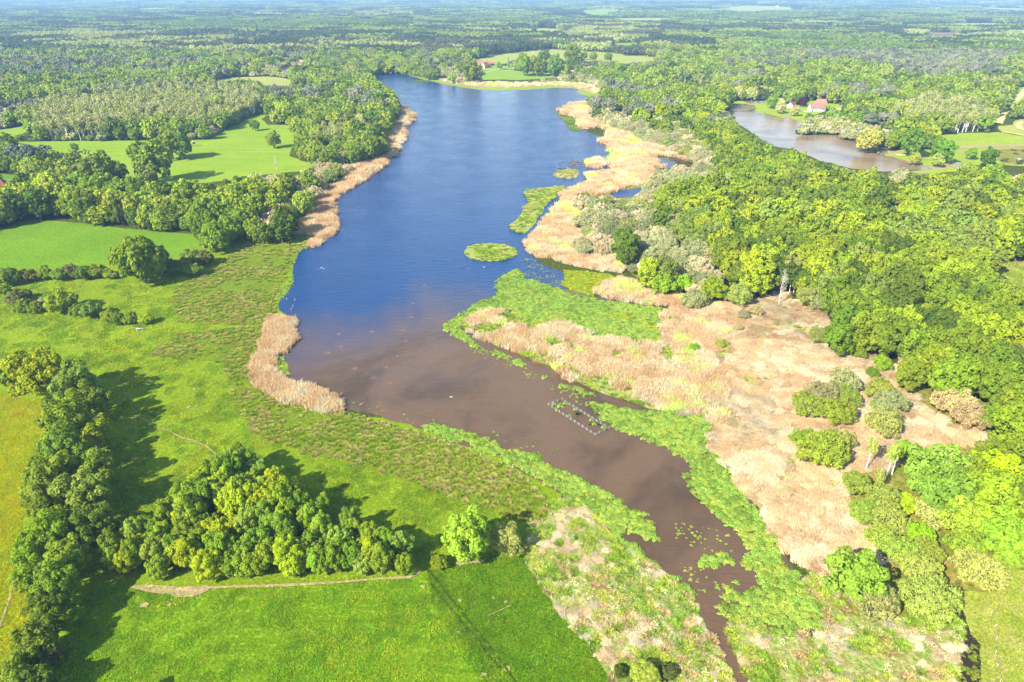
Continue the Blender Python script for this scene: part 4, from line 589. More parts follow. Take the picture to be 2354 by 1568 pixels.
for i, (x, y, w, cc, t) in enumerate([(60,1030,170,DK,'dark wide hedge bush at the left end of the hedge'),(190,1020,120,C(150,140,80,1.1),'reddish brown hedge bush near the left end'),(290,1000,120,MD,'upright green hedge bush before the gap'),(400,1010,120,MD,'green hedge bush after the gap'),(480,990,130,C(140,140,90,1.1),'twiggy grey hedge bush in the middle of the hedge'),(570,1000,130,DK,'dark hedge bush beside the twiggy grey one'),(660,990,130,MD,'hedge bush with grey top near the big round tree'),(740,1010,90,YG,'small yellow green hedge bush left of the big round tree'),(1140,960,140,DK,'dark hedge bush right of the big round tree'),(1230,960,130,MD,'hedge bush leading to the pasture corner'),(1290,900,150,MD,'broad hedge bush halfway to the pasture corner'),(1370,900,140,C(120,140,80,1.1),'grey green hedge bush halfway to the pasture corner'),(1300,980,120,MD,'low hedge bush at the meadow side'),(1590,740,90,C(170,160,130,1.1),'pale twiggy bush by the pasture corner trees'),
        (20,1110,90,YG,'small bush at the left frame edge below the hedge'),(100,1170,130,C(140,150,100,1.1),'grey green bush of the lower scrub row'),(170,1140,90,DK,'dark bush of the lower scrub row'),(150,1220,120,MD,'front bush of the lower scrub row at left'),(285,1190,70,C(214,214,190,1.2),'silvery white bush in the lower scrub row'),(410,1200,220,YG,'largest yellow green bush of the lower scrub row'),(240,1230,110,MD,'green bush between the silvery one and the row end'),(530,1250,120,DK,'dark bush right of the largest scrub bush'),(610,1250,150,C(104,150,60,1.2),'green round bush in the right half of the scrub row'),(740,1290,120,MD,'spiky bush near the right end of the scrub row'),(800,1310,110,DK,'dark bush near the right end of the scrub row'),(870,1300,110,MD,'last green bush before the yellow one'),(982,1312,100,C(160,190,20,1.3),'bright yellow green bush closing the scrub row')]):
    big('D', x, y, w, cc, t, 'bush', 'd', hedge)
near = 'trees and shrubs at the foot of the green field'
big('G', 790, 415, 335, C(128,184,62,1.3), 'round bright tree beside the pale willow at the field corner', group=near); big('G', 1052, 440, 235, C(168,184,118,1.3), 'pale grey green willow right of the round bright tree', 'shrub', 's', near, 1.2)
big('G', 600, 590, 130, YG, 'small yellowish bush left of the round bright tree', 'bush', 'd', near); big('G', 1990, 1350, 210, C(160,190,90,1.25), 'pale bush at the bottom edge by the inlet marsh', 'shrub', 's', near); big('G', 1820, 1320, 100, C(80,110,40), 'small dark bush at the bottom edge', 'bush', 'd', near); big('G', 2130, 1330, 130, C(110,130,70), 'dark twiggy bush at the bottom edge', 'bush', 'd', near)
sg = 'willow shrubs at the right end of the marsh'
GG, GY, BR, BT, SI = C(146,184,86,1.4), C(172,182,146,1.5), C(200,184,156,1.5), C(112,190,30,1.35), C(184,196,140,1.3)
for x, y, w, cc, t in [(1150,720,210,GY,'grey green willow topping the central clump of the right marsh'),(1000,800,210,C(190,186,150,1.2),'willow with grey twiggy head in the central clump'),(1160,820,190,GG,'green willow on the right of the central clump'),(890,880,220,GG,'low green willow at the left of the central clump'),(1090,930,230,C(144,180,66,1.3),'rounded green willow in front of the central clump'),(1380,780,200,C(176,192,96,1.3),'pale green willow behind the two grey ones'),(1450,860,220,GY,'greyish willow between the reeds and the wood'),(1415,1000,250,C(164,184,116,1.3),'domed silver green willow above the birches'),(870,1110,170,C(148,190,60,1.3),'left lobe of the large lone willow on the straw'),(990,1190,330,C(150,184,72,1.3),'large lone round willow on the straw'),(1090,1120,200,C(158,178,96,1.3),'right shoulder willow of the large lone one'),
        (960,410,140,C(178,182,116,1.25),'small grey willow standing before the dark trees'),(1880,860,280,BR,'brownish willow at the edge of the wood, upper one'),(1980,950,250,BR,'brownish willow at the edge of the wood, lower one'),(1230,525,120,C(140,182,60,1.3),'low green willow under the dark trees'),(1330,660,95,C(112,158,56,1.2),'small dark round bush between straw and wood'),(1560,590,120,C(200,188,150,1.2),'grey twiggy shrub on the edge of the wood'),(1780,730,150,GG,'olive willow pressed against the wood'),(315,468,90,C(172,196,100,1.2),'small pale bush in the middle of the reeds'),(430,140,200,C(160,190,110,1.3),'silver green willow behind the reeds at top'),(340,130,110,C(150,190,80,1.3),'green willow left of the silver green one'),(120,175,170,GY,'grey willow at the corner of the reeds'),(545,245,100,BR,'upright grey brown bush with dark shadow'),(460,268,90,C(190,180,160,1.2),'bare grey bush beside the upright one'),(230,80,120,GY,'grey round willow above the corner of the reeds'),(900,150,190,C(166,184,112,1.3),'pale willow in front of the poplars'),(970,190,150,GY,'grey willow under the big dark tree'),(685,335,40,GG,'tiny bush on the straw below the clearing'),(770,325,36,BT,'tiny bright bush on the clearing'),(425,355,70,BR,'faded low bush in the reeds')]:
    big('K', x, y, w, cc, t, 'shrub', 's', sg, 1.05)
for x, y, w, cc, t in [(130,490,66,BT,'tiny bright green bush alone in the reeds'),(1545,1180,130,BT,'bright green bush right of the birches'),(1370,880,90,BT,'bright bush tucked between two grey willows'),(1400,600,130,C(120,184,40,1.3),'bright dense bush at the tip of the wood'),(1730,640,110,C(110,180,30,1.3),'deep green rounded bush under the bare tree'),(1205,1075,34,YL,'tiny yellow bush behind the lone willow')]: big('K', x, y, w, cc, t, 'bush', 'd', sg, 1.1)
big('N', 1870, 285, 200, C(128,190,56,1.3), 'round bright green bush at the back of the straw bed', 'bush', 'd', sg, 1.2); big('N', 2025, 270, 160, BT, 'yellow green bush beside the round bright green bush', 'bush', 'd', sg, 1.2); big('N', 2135, 390, 190, C(176,190,130,1.3), 'pale spreading willow right of the two bright bushes', 'shrub', 's', sg); big('N', 2215, 290, 140, GY, 'grey round willow behind the pale spreading one', 'shrub', 's', sg); big('N', 2150, 240, 110, GG, 'small green willow behind the yellow green bush', 'shrub', 's', sg)
for x, y, w, cc, t in [(1780,1310,380,C(136,186,86,1.3),'big blue green tree in the lower right wood'),(2130,1330,330,C(160,204,20,1.4),'brightest yellow green tree in the lower right wood'),(2320,1400,220,C(140,190,100,1.3),'cool green tree at the frame edge beside the yellow one'),(1110,430,210,C(112,166,50,1.25),'dark round tree at the tip of the wood facing the straw'),(1190,300,260,C(112,164,54,1.25),'dark tree behind the one at the tip of the wood'),(1300,170,250,C(126,176,60,1.25),'tall mid green tree above the tip of the wood')]: big('K', x, y, w, cc, t, 'tree', 'b', sg)
for x, y, w, cc, t, kd in [(1220,60,210,GG,'green willow with birch trunks behind the marsh tip','s'),(1400,160,260,C(160,184,96,1.3),'twiggy willow among the lower birches','s'),(1290,250,230,GG,'green willow at the straw edge, lower group','s'),(1450,310,270,C(166,190,104,1.3),'broad pale willow in the middle of the lower group','s'),(1400,430,230,GG,'green willow above the gap with the dark shadow','s'),(1560,200,180,C(160,200,40,1.3),'yellow bush wedged in the lower group','d'),(1740,270,250,C(190,198,130,1.3),'pale grey willow between green ones','s'),(1640,400,200,BT,'bright green bush in the middle of the lower group','d'),(1530,520,260,GG,'olive willow right of the dark shadow','s'),(1650,640,280,C(168,190,106,1.3),'fuzzy willow at the centre of the lower group','s'),(1700,520,220,GG,'willow with a pale snag','s'),(1230,680,370,C(132,194,76,1.35),'light green leafy tree with white limbs at the straw corner','b'),
        (1340,860,350,C(180,190,136,1.3),'silver grey willow below the light green leafy tree','s'),(1710,840,400,C(174,196,108,1.3),'largest pale willow beside the dark ditch','s'),(2050,650,330,C(190,206,128,1.3),'silvery willow on the pasture edge','s'),(1950,270,290,C(140,196,70,1.3),'green tree on the rim of the lower right wood','b'),(1960,480,250,C(150,204,76,1.3),'green round willow behind the silvery one','s'),(1830,90,380,C(128,180,76,1.3),'wide cool green tree right of the pale willow','b'),(2260,420,330,C(140,200,66,1.3),'low spreading green tree at the right frame edge','b'),(2300,200,260,C(136,196,84,1.3),'green tree under the yellow one at the frame edge','b'),(2130,100,260,C(160,204,24,1.4),'lower half twin of the yellow green tree','b'),(2250,560,220,C(134,196,70,1.3),'green bush over the bare earth at the right frame edge','d')]: big('H', x, y, w, cc, t, 'tree' if kd == 'b' else 'shrub', kd, sg, 1.0)
far = 'trees round the second pond'
for x, y, w, cc, t in [(660,680,80,C(124,176,50,1.2),'tapering light green tree left of the small house'),(660,710,40,C(110,170,40,1.2),'tiny tree under the tapering light green one'),(905,795,58,C(90,150,40,1.2),'dense small tree on the pond shore below the house'),(1165,710,36,C(80,140,40,1.2),'small round tree beside the blue roofed shed'),(1025,720,40,C(170,200,60,1.2),'yellowish tree in front of the main house'),(1810,1010,150,C(108,172,40,1.25),'broad bright tree on the lawn near the second pond'),(1760,960,80,C(96,150,50,1.2),'darker tree just behind the broad bright one'),(1620,955,170,C(96,150,48,1.2),'dark tree group leader on the pond bank'),(2005,1035,70,C(110,170,44,1.2),'small lone tree left of the oval one'),(2120,1055,112,C(84,140,44,1.2),'oval dark lone tree on the heath'),(1060,780,90,C(118,170,60,1.2),'green tree on the near bank opposite the house'),(1160,790,90,C(108,164,54,1.2),'rounded tree beside the bank opposite the house'),(1240,800,110,C(112,166,56,1.2),'third rounded tree on the bank opposite the house')]: big('C', x, y, w, cc, t, group=far)
for x, y, w, cc, t in [(715,725,66,C(206,210,170,1.3),'silvery willow on the lawn left of the cove'),(810,745,62,C(190,200,140,1.3),'silvery willow on the lawn right of the cove'),(420,625,80,C(196,206,160,1.3),'pale grey willow left at the back of the pond lawn'),(525,630,84,C(186,200,140,1.3),'pale willow right at the back of the pond lawn'),(1310,940,150,C(186,190,110,1.25),'olive willow on the spit of the second pond'),(1620,1070,76,C(150,180,80,1.2),'thin willow at the end of the second pond'),(1775,1080,80,C(170,190,110,1.2),'pale willow beside the bare earth by the pond')]: big('C', x, y, w, cc, t, 'tree', 'b', far)
PUR = C(96, 30, 56, .9)
big('C', 862, 685, 56, PUR, 'purple leaved tree behind the small house by the pond', 'tree', 'b', 'purple leaved trees'); big('A', 1840, 242, 50, C(110, 40, 96, .9), 'purple leaved tree above the far white roofed farm', 'tree', 'b', 'purple leaved trees')
fm = 'trees round the lakeside farm'
for x, y, w, cc, t in [(1170,430,120,MD,'first dense tree right of the farm'),(1260,440,110,MD,'second dense tree right of the farm'),(1380,445,130,C(112,160,70,1.2),'widest dense tree right of the farm'),(1310,385,90,C(96,140,60,1.2),'tree crown behind the dense row right of the farm'),(1500,375,130,MD,'wide tree at the head of the parkland row'),(1578,375,44,MD,'narrow tree next to the wide parkland tree'),(1637,378,56,MD,'round lone parkland tree in the middle'),(1735,382,56,MD,'round lone parkland tree furthest right'),(1395,378,36,C(150,170,110,1.2),'small greyish tree on the far field'),(820,470,130,MD,'large tree in front of the farm roof'),(770,455,90,DK,'dark tree left of the farm roof'),(1004,440,44,C(120,180,40,1.2),'round bright tree beside the farm barn'),(1405,290,64,C(120,164,70,1.2),'tall tree at the head of the far field'),(1460,300,50,C(120,160,70,1.2),'second tall tree at the head of the far field'),(1320,300,40,C(170,178,130,1.2),'pale half bare tree on the far field edge')]: big('B', x, y, w, cc, t, group=fm)

def conifer_np(seed, h=10, r0=2.6, n=3200, leaf=.22):
    r = np.random.default_rng(seed); z = 1 - np.sqrt(r.random(n)); tier = (z * 14) % 1; a = r.random(n) * 6.28; rad = r0 * (1 - z) * (1.08 - .45 * tier) * (.75 + .25 * r.random(n)) * (1 + .15 * np.sin(a * 5 + (z * 14).astype(int)))
    q = np.stack([rad * np.cos(a), rad * np.sin(a), .6 + z * (h - .6) - .25 * rad / r0], 1); N2 = unit(np.stack([np.cos(a) * .6, np.sin(a) * .6, np.ones(n) * .7], 1) + r.normal(size=(n, 3)) * .35); V, Fc = quads(q, N2, leaf * r.uniform(.6, 1.3, n), leaf * r.uniform(.6, 1.3, n), None, r); return V, Fc, r.random(n)
V, Fc, lv = conifer_np(1); CONM = np_mesh('conifer_crown', V, Fc, NEEDLE, lv)
for c, x, y, wm, hm, cc, t in [('B',1067,452,4.5,15,C(120,150,130,1.1),'blue green spruce right of the farm barn'),('A',1735,248,13,34,C(66,100,76,1.1),'tall dark pointed conifer above the far white roofed farm'),('A',1675,262,13,28,C(80,110,90,1.1),'second pointed conifer left of the tall one'),('A',1950,290,10,22,C(76,104,84,1.1),'dark conifer right of the purple leaved tree far away'),('C',975,232,8,20,C(90,126,90,1.1),'lone pointed conifer in the far pine wood')]:
    q = gnd(*pp(c, x, y)); e = put_tree('conifer_tree', q[0], q[1], 1, 1, CONM, TRUNKP[0], cc, BRN, t, 'tree', 'pointed conifers'); e.scale = (wm / 5.2, wm / 5.2, hm / 10)
# pines of the left grove, dead and bare trees, poplars
def tall(name, mesh, c, x, y, hpx, colr, label, base_h=11., trunk=None, tcol=WHT, wk=1.0, group=None, crown=None, cat='tree', ccol=None):
    px, py = pp(c, x, y); q = gnd(px, py); dep = proj([[q[0], q[1], 0]])[2][0]; hm = hpx / CROPS[c][2] * SC * dep / F / math.cos(math.atan2(H, np.linalg.norm(q))); s = hm / base_h
    e = put_tree(name, q[0], q[1], s * wk, 1 / wk, crown, trunk or mesh, ccol, tcol, label, cat, group); placed.append((q[0], q[1], 2)); return e
for i, (c, x, y, h, t) in enumerate([('N',2245,205,190,'pale bare tree leaning beside the willow scrub'),('N',2140,125,80,'thin broken snag beside the leaning bare tree'),('N',2090,165,60,'short pale snag in the clearing scrub'),('K',700,205,260,'tall white dead trunk standing in the clearing'),('O',38,900,230,'half bare poplar at the back of the scrub'),('K',1800,560,200,'white bare tree at the edge of the right wood'),('J',1560,105,110,'bare white tree beyond the far scrub'),('J',1680,95,90,'bare white tree beside the far dark trees'),('O',1740,880,110,'bare grey tree in the middle of the right wood'),('O',850,840,100,'bare twiggy tree behind the poplars'),('C',85,925,80,'bare white tree above the small lagoon'),('C',1975,860,90,'pale bare tree among the right birches'),('A',1860,1150,110,'bare white birch at the foot of the upper pasture'),('A',185,900,70,'thin bare tree by the left birch stand'),('A',195,1000,50,'small bare tree at the left pasture'),('A',2370,870,60,'bare white tree in the left shore wood')]):
    tall('bare_tree', BARE[i % 2], c, x, y, h, WHT, t, 11.5, tcol=(.58, .53, .45, 1), wk=1.0 if i != 3 else .8, group='bare and dead trees')
for c, x, y, h, t in [('K',715,130,260,'tall pinkish bare poplar at the edge of the clearing'),('K',770,120,230,'slim poplar right of the pinkish bare one'),('K',800,118,220,'leaning slim poplar with pale trunk'),('K',745,125,200,'second slim poplar between the pair')]:
    tall('poplar_tree', None, c, x, y, h, None, t, 12.5, TRUNKI[0], (.6, .53, .45, 1), .42, 'poplars at the clearing', I_MID[0], ccol=C(180, 180, 110, 1.2))
for x, y, h, t in [(1285,1320,230,'white birch with twin stem at the marsh tip'),(1415,1390,250,'tallest white birch of the lower group'),(1460,1350,220,'leaning white birch right of the tallest'),(1345,1480,180,'short white birch in the willow')]:
    tall('birch_tree', None, 'K', x, y, h, None, t, 12.5, TRUNKI[1], WHT, .62, 'birches at the marsh tip', I_MID[1], ccol=C(170, 206, 80, 1.25))
for x, y, h, t in [(150,330,190,'grey blue pine at the left of the grove'),(215,330,180,'second pine in the left grove'),(270,320,150,'third pine in the left grove'),(330,260,120,'pine at the back of the left grove')]: tall('pine_tree', None, 'D', x, y, h, None, t, 12., TRUNKP[0], BRN, 1, 'pines of the left grove', P_MID[0], ccol=C(104, 118, 96, 1.1))
for x, y, h, t in [(1580,1000,220,'brown green pine in the right wood behind the scrub'),(1610,985,200,'second pine beside the brown green one'),(1870,1090,200,'pine with rusty branches above the clearing'),(1830,1095,190,'pine left of the rusty branched one')]: tall('pine_tree', None, 'J', x, y, h, None, t, 12., TRUNKP[1], BRN, 1.1, 'pines of the right wood', P_MID[1], ccol=C(140, 134, 98, 1.15))

# ---- woods: every tree stands where the photo shows its outline
def visible_ok(x, y, h, Rr, zones, opens):
    hc = h * .6; ok = np.ones(len(x), bool); zer = np.zeros(len(x))
    pts = [(x, y, zer + h * .3), (x, y, zer + hc), (x, y, h * .97), (x - Rr * .8, y, hc), (x + Rr * .8, y, hc)]
    for k, (a, b, c) in enumerate(pts):
        px, py, _ = proj(np.stack([a, b, c + zer], 1)); ins = np.zeros(len(x), bool)
        if k in (1,):
            for Z in zones: ins |= inpoly(px, py, Z)
            ok &= ins
        if k == 2:
            for Z in zones: ins |= inpoly(px, py, Z)
            ok &= ins | (py < 300)
        for O in opens: ok &= ~inpoly(px, py, O)
    bx, by, _ = proj(np.stack([x, y, zer], 1))
    for O in opens: ok &= ~inpoly(bx, by, O)
    return ok, bx, by
def sample(d0, d1, sp, xlim=.86):
    ys = np.arange(d0, d1, sp); X, Y = [], []
    for yy in ys:
        xs = np.arange(-xlim * yy - 40, xlim * yy + 40, sp); X.append(xs + rng.uniform(-.42, .42, len(xs)) * sp); Y.append(np.full(len(xs), yy) + rng.uniform(-.42, .42, len(xs)) * sp)
    return np.concatenate(X), np.concatenate(Y)
OPENM = OPEN
recs = {k: [] for k in 'brwip'}                  # x, y, R, hscale, colour index
def add_wood(x, y, zones, opens, rscale=1.0, sp=7.5):
    n = len(x); Rr = rng.uniform(.5, .86, n) * sp * rscale * (1 + .35 * (fbm(x, y, 60, 61) - .5)); h = Rr * 2.3
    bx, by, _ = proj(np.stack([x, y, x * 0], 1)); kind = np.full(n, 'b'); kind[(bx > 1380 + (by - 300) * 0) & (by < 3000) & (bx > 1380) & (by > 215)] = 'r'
    for polys, k, p in [(BIRCH, 'i', .93)] + [([P], 'p', p) for P, p in PINE] + [([P], 'w', p) for P, p in WILLOW]:
        for P in polys: m = inpoly(bx, by, P) & (rng.random(n) < p); kind[m] = k
    # stray kinds: clusters of willow grey and pine in the far woods
    c1 = (fbm(x, y, 70, 71) > .63) & (y > 520) & (kind != 'i') & (rng.random(n) < .7); kind[c1 & (kind != 'w')] = 'p'; c2 = (fbm(x, y, 50, 73) > .66) & (kind == 'b') & (y > 480); kind[c2] = 'w'; c3 = (fbm(x, y, 90, 75) > .68) & (y > 520) & (kind == 'b'); kind[c3] = 'i'
    Rr = np.where(kind == 'w', Rr * .85, np.where(kind == 'i', Rr * .55, np.where(kind == 'p', Rr * .72, Rr)))
    h = np.where(kind == 'w', Rr * 1.3, np.where(kind == 'i', Rr * 4.1, np.where(kind == 'p', Rr * 3.0, Rr * 2.3)))
    ok, _, _ = visible_ok(x, y, h, Rr, zones, opens)
    if len(placed):
        Q = np.array(placed)
        for q in Q: ok &= np.hypot(x - q[0], y - q[1]) > q[2] * .8
    ci = np.clip((fbm(x, y, 38, 81) * 1.9 - .45) * 6 + rng.normal(size=n) * .85, 0, 5.99).astype(int)
    for k in recs:
        m = ok & (kind == k); c = ci[m] % len(PAL[k]); recs[k].append(np.stack([x[m], y[m], Rr[m], rng.uniform(.9, 1.15, m.sum()), c], 1))
ZW = [ZFAR, ZTREE, ZNEARR]; ZALL = ZW + [ZSHRUB]
x, y = sample(95, 1350, 7.0); add_wood(x, y, ZALL, OPENM, 1.08)
x, y = grid_pts(T('D', [(-300,360),(300,330),(900,330),(1600,330),(2000,330),(1900,700),(1100,700),(400,640),(-300,720)]), 7.4); add_wood(x, y, [ZFAR], OPENM, 1.1, 8.0)
# the willow scrub is tighter and lower
x, y = grid_pts(ZSHRUB, 4.6); add_wood(x, y, [ZSHRUB], OPENM, .95, 6.0)
x, y = grid_pts(BIRCH[0] , 4.4); add_wood(x, y, [BIRCH[0]], OPENM, 1.0, 7.0)
for k in recs: recs[k] = np.concatenate(recs[k])
# fringe of bushes below the birch stand
FR = T('A', [(120,930),(250,900),(900,900),(1000,885),(1450,885),(1600,800),(1760,745),(1790,755),(1700,785),(1500,880),(1400,935),(1000,940),(600,950),(90,950)]); x, y = grid_pts(FR, 4.2); n = len(x)
fr = np.stack([x, y, rng.uniform(2, 3.4, n), rng.uniform(.6, 1, n), rng.choice([3, 1, 0], n)], 1)
# young grove: a closed stand of many slim trees
GROVE = T('F', [(650,420),(620,500),(640,600),(700,745),(900,755),(1200,765),(1500,745),(1800,725),(2100,705),(2354,690)], 'G', [(300,665),(450,630),(472,550),(400,480),(330,380),(320,340),(150,320),(50,275),(0,270)], 'F', [(2300,190),(2180,110),(2050,40),(1950,20),(1850,-60),(1780,-150),(1600,-190),(1450,-160),(1350,-60),(1250,20),(1150,100),(1050,190),(900,250),(800,400),(740,400)])
x, y = sample(80, 190, 3.5); n = len(x); Rr = rng.uniform(1.9, 3.0, n); hh = Rr * 2.3 * 1.28; deep = (y > 118) & (x > -75) & (x < -30); Rr = np.where(deep, Rr * 1.25, Rr); hh = np.where(deep, hh * 1.3, hh)
bx, by, _ = proj(np.stack([x, y, x * 0], 1)); cx_, cy_, _ = proj(np.stack([x, y, hh * .55], 1)); tx, ty, _ = proj(np.stack([x, y, hh * .92], 1)); ok = inpoly(cx_, cy_, GROVE) & inpoly(tx, ty, GROVE) & inpoly(np.where(True, cx_ - Rr * 8, 0), cy_, GROVE) & inpoly(cx_ + Rr * 8, cy_, GROVE); fx_, fy_, _ = proj(np.stack([x, y - Rr * .75, x * 0 + .6], 1)); ok &= fy_ < 1353 - (fx_ - 300) * .032
px0 = np.array([gnd(*p) for p in GROVE]); print('grove candidates', ok.sum())
GP = [C(136, 182, 56, 1.5), C(150, 186, 36, 1.5), C(122, 172, 60, 1.45), C(136, 176, 80, 1.5), C(112, 162, 42, 1.4)]
gn = ['mid green', 'yellow green', 'cool green', 'greyish green', 'deep green']
gi = np.where(ok)[0]; oy = y[gi]
for j, i in enumerate(gi):
    k = int(np.clip(fbm(x[i], y[i], 9, 91) * 9 - 2 + random.gauss(0, 1), 0, 4.9)); front = by[i] > 1290; back = by[i] < 1150
    put_tree('young_tree', x[i], y[i], Rr[i] / 5, 1.28 * (1.3 / 1.25 if deep[i] else 1) * random.uniform(.93, 1.1), random.choice(B_HI), random.choice(TRUNKB), tin(GP[k], random.uniform(.9, 1.1)), BRN, f'{gn[k]} young tree ' + ('in the front rank of the near grove by the bare strip' if front else 'in the back rank of the near grove, top of the clump' if back else 'inside the closed near grove between front and back ranks'), 'tree', f'{gn[k]} trees of the near grove')

# the trees that show largest become objects, the rest one wood of each kind
NAMES = {'b': ('broadleaf_tree', 'tree', 250), 'r': ('broadleaf_tree', 'tree', 0), 'w': ('willow_shrub', 'shrub', 215), 'i': ('birch_tree', 'tree', 130), 'p': ('pine_tree', 'tree', 110)}
LW = ['mid green', 'deep green', 'light green', 'dark green', 'pale green', 'yellow green']; RW = ['fresh green', 'mid green', 'lime green', 'deep green', 'yellow green', 'cool green']; WW = ['grey green', 'brownish grey', 'olive green', 'pale straw grey', 'dull green']
IW = ['olive green', 'dull green', 'pale green']; PW = ['grey green', 'greyish', 'dark green']
def region(bx, by):
    if bx < 1230: return 'in the wood belt between the left pastures' if by > 380 else 'on the wooded left shore of the lake' if bx > 640 and by > 180 and bx < 940 else 'in the stand above the upper pasture' if by > 215 else 'in the far left woods'
    if by < 215: return 'in the far woods behind the lake'
    if bx > 1560 and by < 380: return 'around the second pond'
    return 'in the scrub between reeds and wood' if bx < 1650 and by < 620 else 'in the wood right of the straw marsh' if by > 620 else 'in the right wood between scrub and second pond'
rest = {}
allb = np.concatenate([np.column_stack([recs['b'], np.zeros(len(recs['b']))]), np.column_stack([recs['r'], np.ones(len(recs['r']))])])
pools = {'b': allb, 'w': np.column_stack([recs['w'], np.zeros(len(recs['w']))]), 'i': np.column_stack([recs['i'], np.zeros(len(recs['i']))]), 'p': np.column_stack([recs['p'], np.zeros(len(recs['p']))])}
for k, A in pools.items():
    bx, by, dep = proj(np.stack([A[:, 0], A[:, 1], A[:, 2]], 1)); size = A[:, 2] / dep; inf = (bx > -10) & (bx < 2365) & (by > 0) & (by < 1580); score = np.where(inf, size, -1); order = np.argsort(-score); cap = NAMES[k][2]
    if k == 'b': cap = 300 - sum(1 for o in bpy.data.objects if o.name.startswith('broadleaf_tree'))
    if k == 'w': cap = 300 - sum(1 for o in bpy.data.objects if o.name.startswith('willow_shrub'))
    top, rs = order[:cap], order[cap:]; nm, cat, _ = NAMES[k]
    for i in top:
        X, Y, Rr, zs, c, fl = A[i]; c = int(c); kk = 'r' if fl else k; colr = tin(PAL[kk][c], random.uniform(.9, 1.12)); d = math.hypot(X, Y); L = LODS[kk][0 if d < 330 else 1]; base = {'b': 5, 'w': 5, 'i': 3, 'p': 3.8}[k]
        w = {'b': RW if fl else LW, 'w': WW, 'i': IW, 'p': PW}[k][c]; reg = region(bx[i], by[i]); nn = {'b': 'broadleaf tree', 'w': 'willow shrub', 'i': 'slender birch', 'p': 'pine'}[k]
        put_tree(nm, X, Y, Rr / base, zs, random.choice(L), random.choice({'b': TRUNKB, 'w': TRUNKS, 'i': TRUNKI, 'p': TRUNKP}[k]), colr, {'b': BRN, 'w': GRY, 'i': WHT, 'p': BRN}[k], f'{w} {nn} {reg}', cat, f'{w} {nn} {reg}', tname='stem' if k == 'w' else 'trunk')
    rest[k] = A[rs]
trunk_lod = {'i': TRUNKI}
for k, A in rest.items():
    X, Y, Rr, zs, c, fl = A.T; d = np.hypot(X, Y); base = {'b': 5, 'w': 5, 'i': 3, 'p': 3.8}[k]; items = []; idx = np.zeros(len(X), int)
    for lod, (a, b) in enumerate(((0, 330), (330, 640), (640, 1e9))):
        for fl_ in ((0, 1) if k == 'b' else (0,)):
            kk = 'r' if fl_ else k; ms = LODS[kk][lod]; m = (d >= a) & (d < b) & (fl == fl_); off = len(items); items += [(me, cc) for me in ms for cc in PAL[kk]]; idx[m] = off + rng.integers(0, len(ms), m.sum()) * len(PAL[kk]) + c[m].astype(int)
    s = Rr / base; scatter({'b': 'broadleaf_wood', 'w': 'willow_scrub', 'i': 'birch_wood', 'p': 'pine_wood'}[k], np.stack([X, Y, X * 0], 1), idx, np.stack([s, s, s * zs], 1), rng.random(len(X)) * 6.28, proto_coll('wood_' + k, items), {'b': 'closed broadleaf woodland reaching back to the haze', 'w': 'grey willow scrub beyond the nearest bushes', 'i': 'birch woodland behind the nearest birches', 'p': 'pine woodland behind the nearest pines'}[k])
    if k in 'i' or k == 'b':
        m = (d < 1000) if k == 'i' else (d < 420); tm = TRUNKI if k == 'i' else TRUNKB
        scatter('wood_trunks', np.stack([X, Y, X * 0], 1)[m], rng.integers(0, len(tm), m.sum()), np.stack([s, s, s * zs], 1)[m], rng.random(m.sum()) * 6.28, proto_coll('trunks_' + k, [(q, WHT if k == 'i' else BRN) for q in tm]), 'white birch trunks behind the nearest birches' if k == 'i' else 'brown trunks under the closed woodland')
X, Y, Rr, zs, c = fr.T; scatter('undergrowth', np.stack([X, Y, X * 0], 1), rng.integers(0, 3, len(X)) * 4 + c.astype(int), np.stack([Rr / 5, Rr / 5, Rr / 5 * zs], 1), rng.random(len(X)) * 6.28, proto_coll('undergrowth', [(m, cc) for m in S_LOW + S_MID[:1] for cc in (LP[0], LP[1], LP[2], LP[3])]), 'dark low thicket at the foot of the birch stand')

# far woods: blocks of closed canopy out to the horizon
def block_np(seed, size=64, n=46, per=46, ls=1.5, hh=11):
    r = np.random.default_rng(seed); V, Fs, L = [], [], []; o = 0
    for i in range(n):
        a = np.array([(i % 7 + .5) / 7 - .5, (i // 7 + .5) / 7 - .5]) * size + r.uniform(-4, 4, 2); R1_ = r.uniform(4, 6.6); h = hh * r.uniform(.8, 1.25); dd = unit(r.normal(size=(per, 3)) + np.array([0, 0, .45])); q = dd * np.array([R1_, R1_, R1_ * .95]) * r.uniform(.8, 1.05, (per, 1)) + np.array([a[0], a[1], h - R1_ * .9]); q[:, 2] = np.maximum(q[:, 2], .3)
        v, f = quads(q, unit(dd + r.normal(size=(per, 3)) * .4), ls * r.uniform(.6, 1.2, per), ls * r.uniform(.6, 1.2, per), None, r); V.append(v); Fs.append(f + o); o += len(v); L.append(.15 + r.random(per) * .35 + r.random() * .4)
    return np.vstack(V), np.vstack(Fs), np.concatenate(L)
BLK = [np_mesh(f'canopy_block_{s}', *block_np(s)[:2], LEAF, block_np(s)[2]) for s in (1, 2, 3)]
BC = [C(120, 158, 70, 1.15), C(100, 140, 66, 1.05), C(140, 172, 80, 1.25), C(80, 114, 66, .85), C(116, 124, 96, 1.0), C(164, 180, 114, 1.35)]
X, Y = [], []
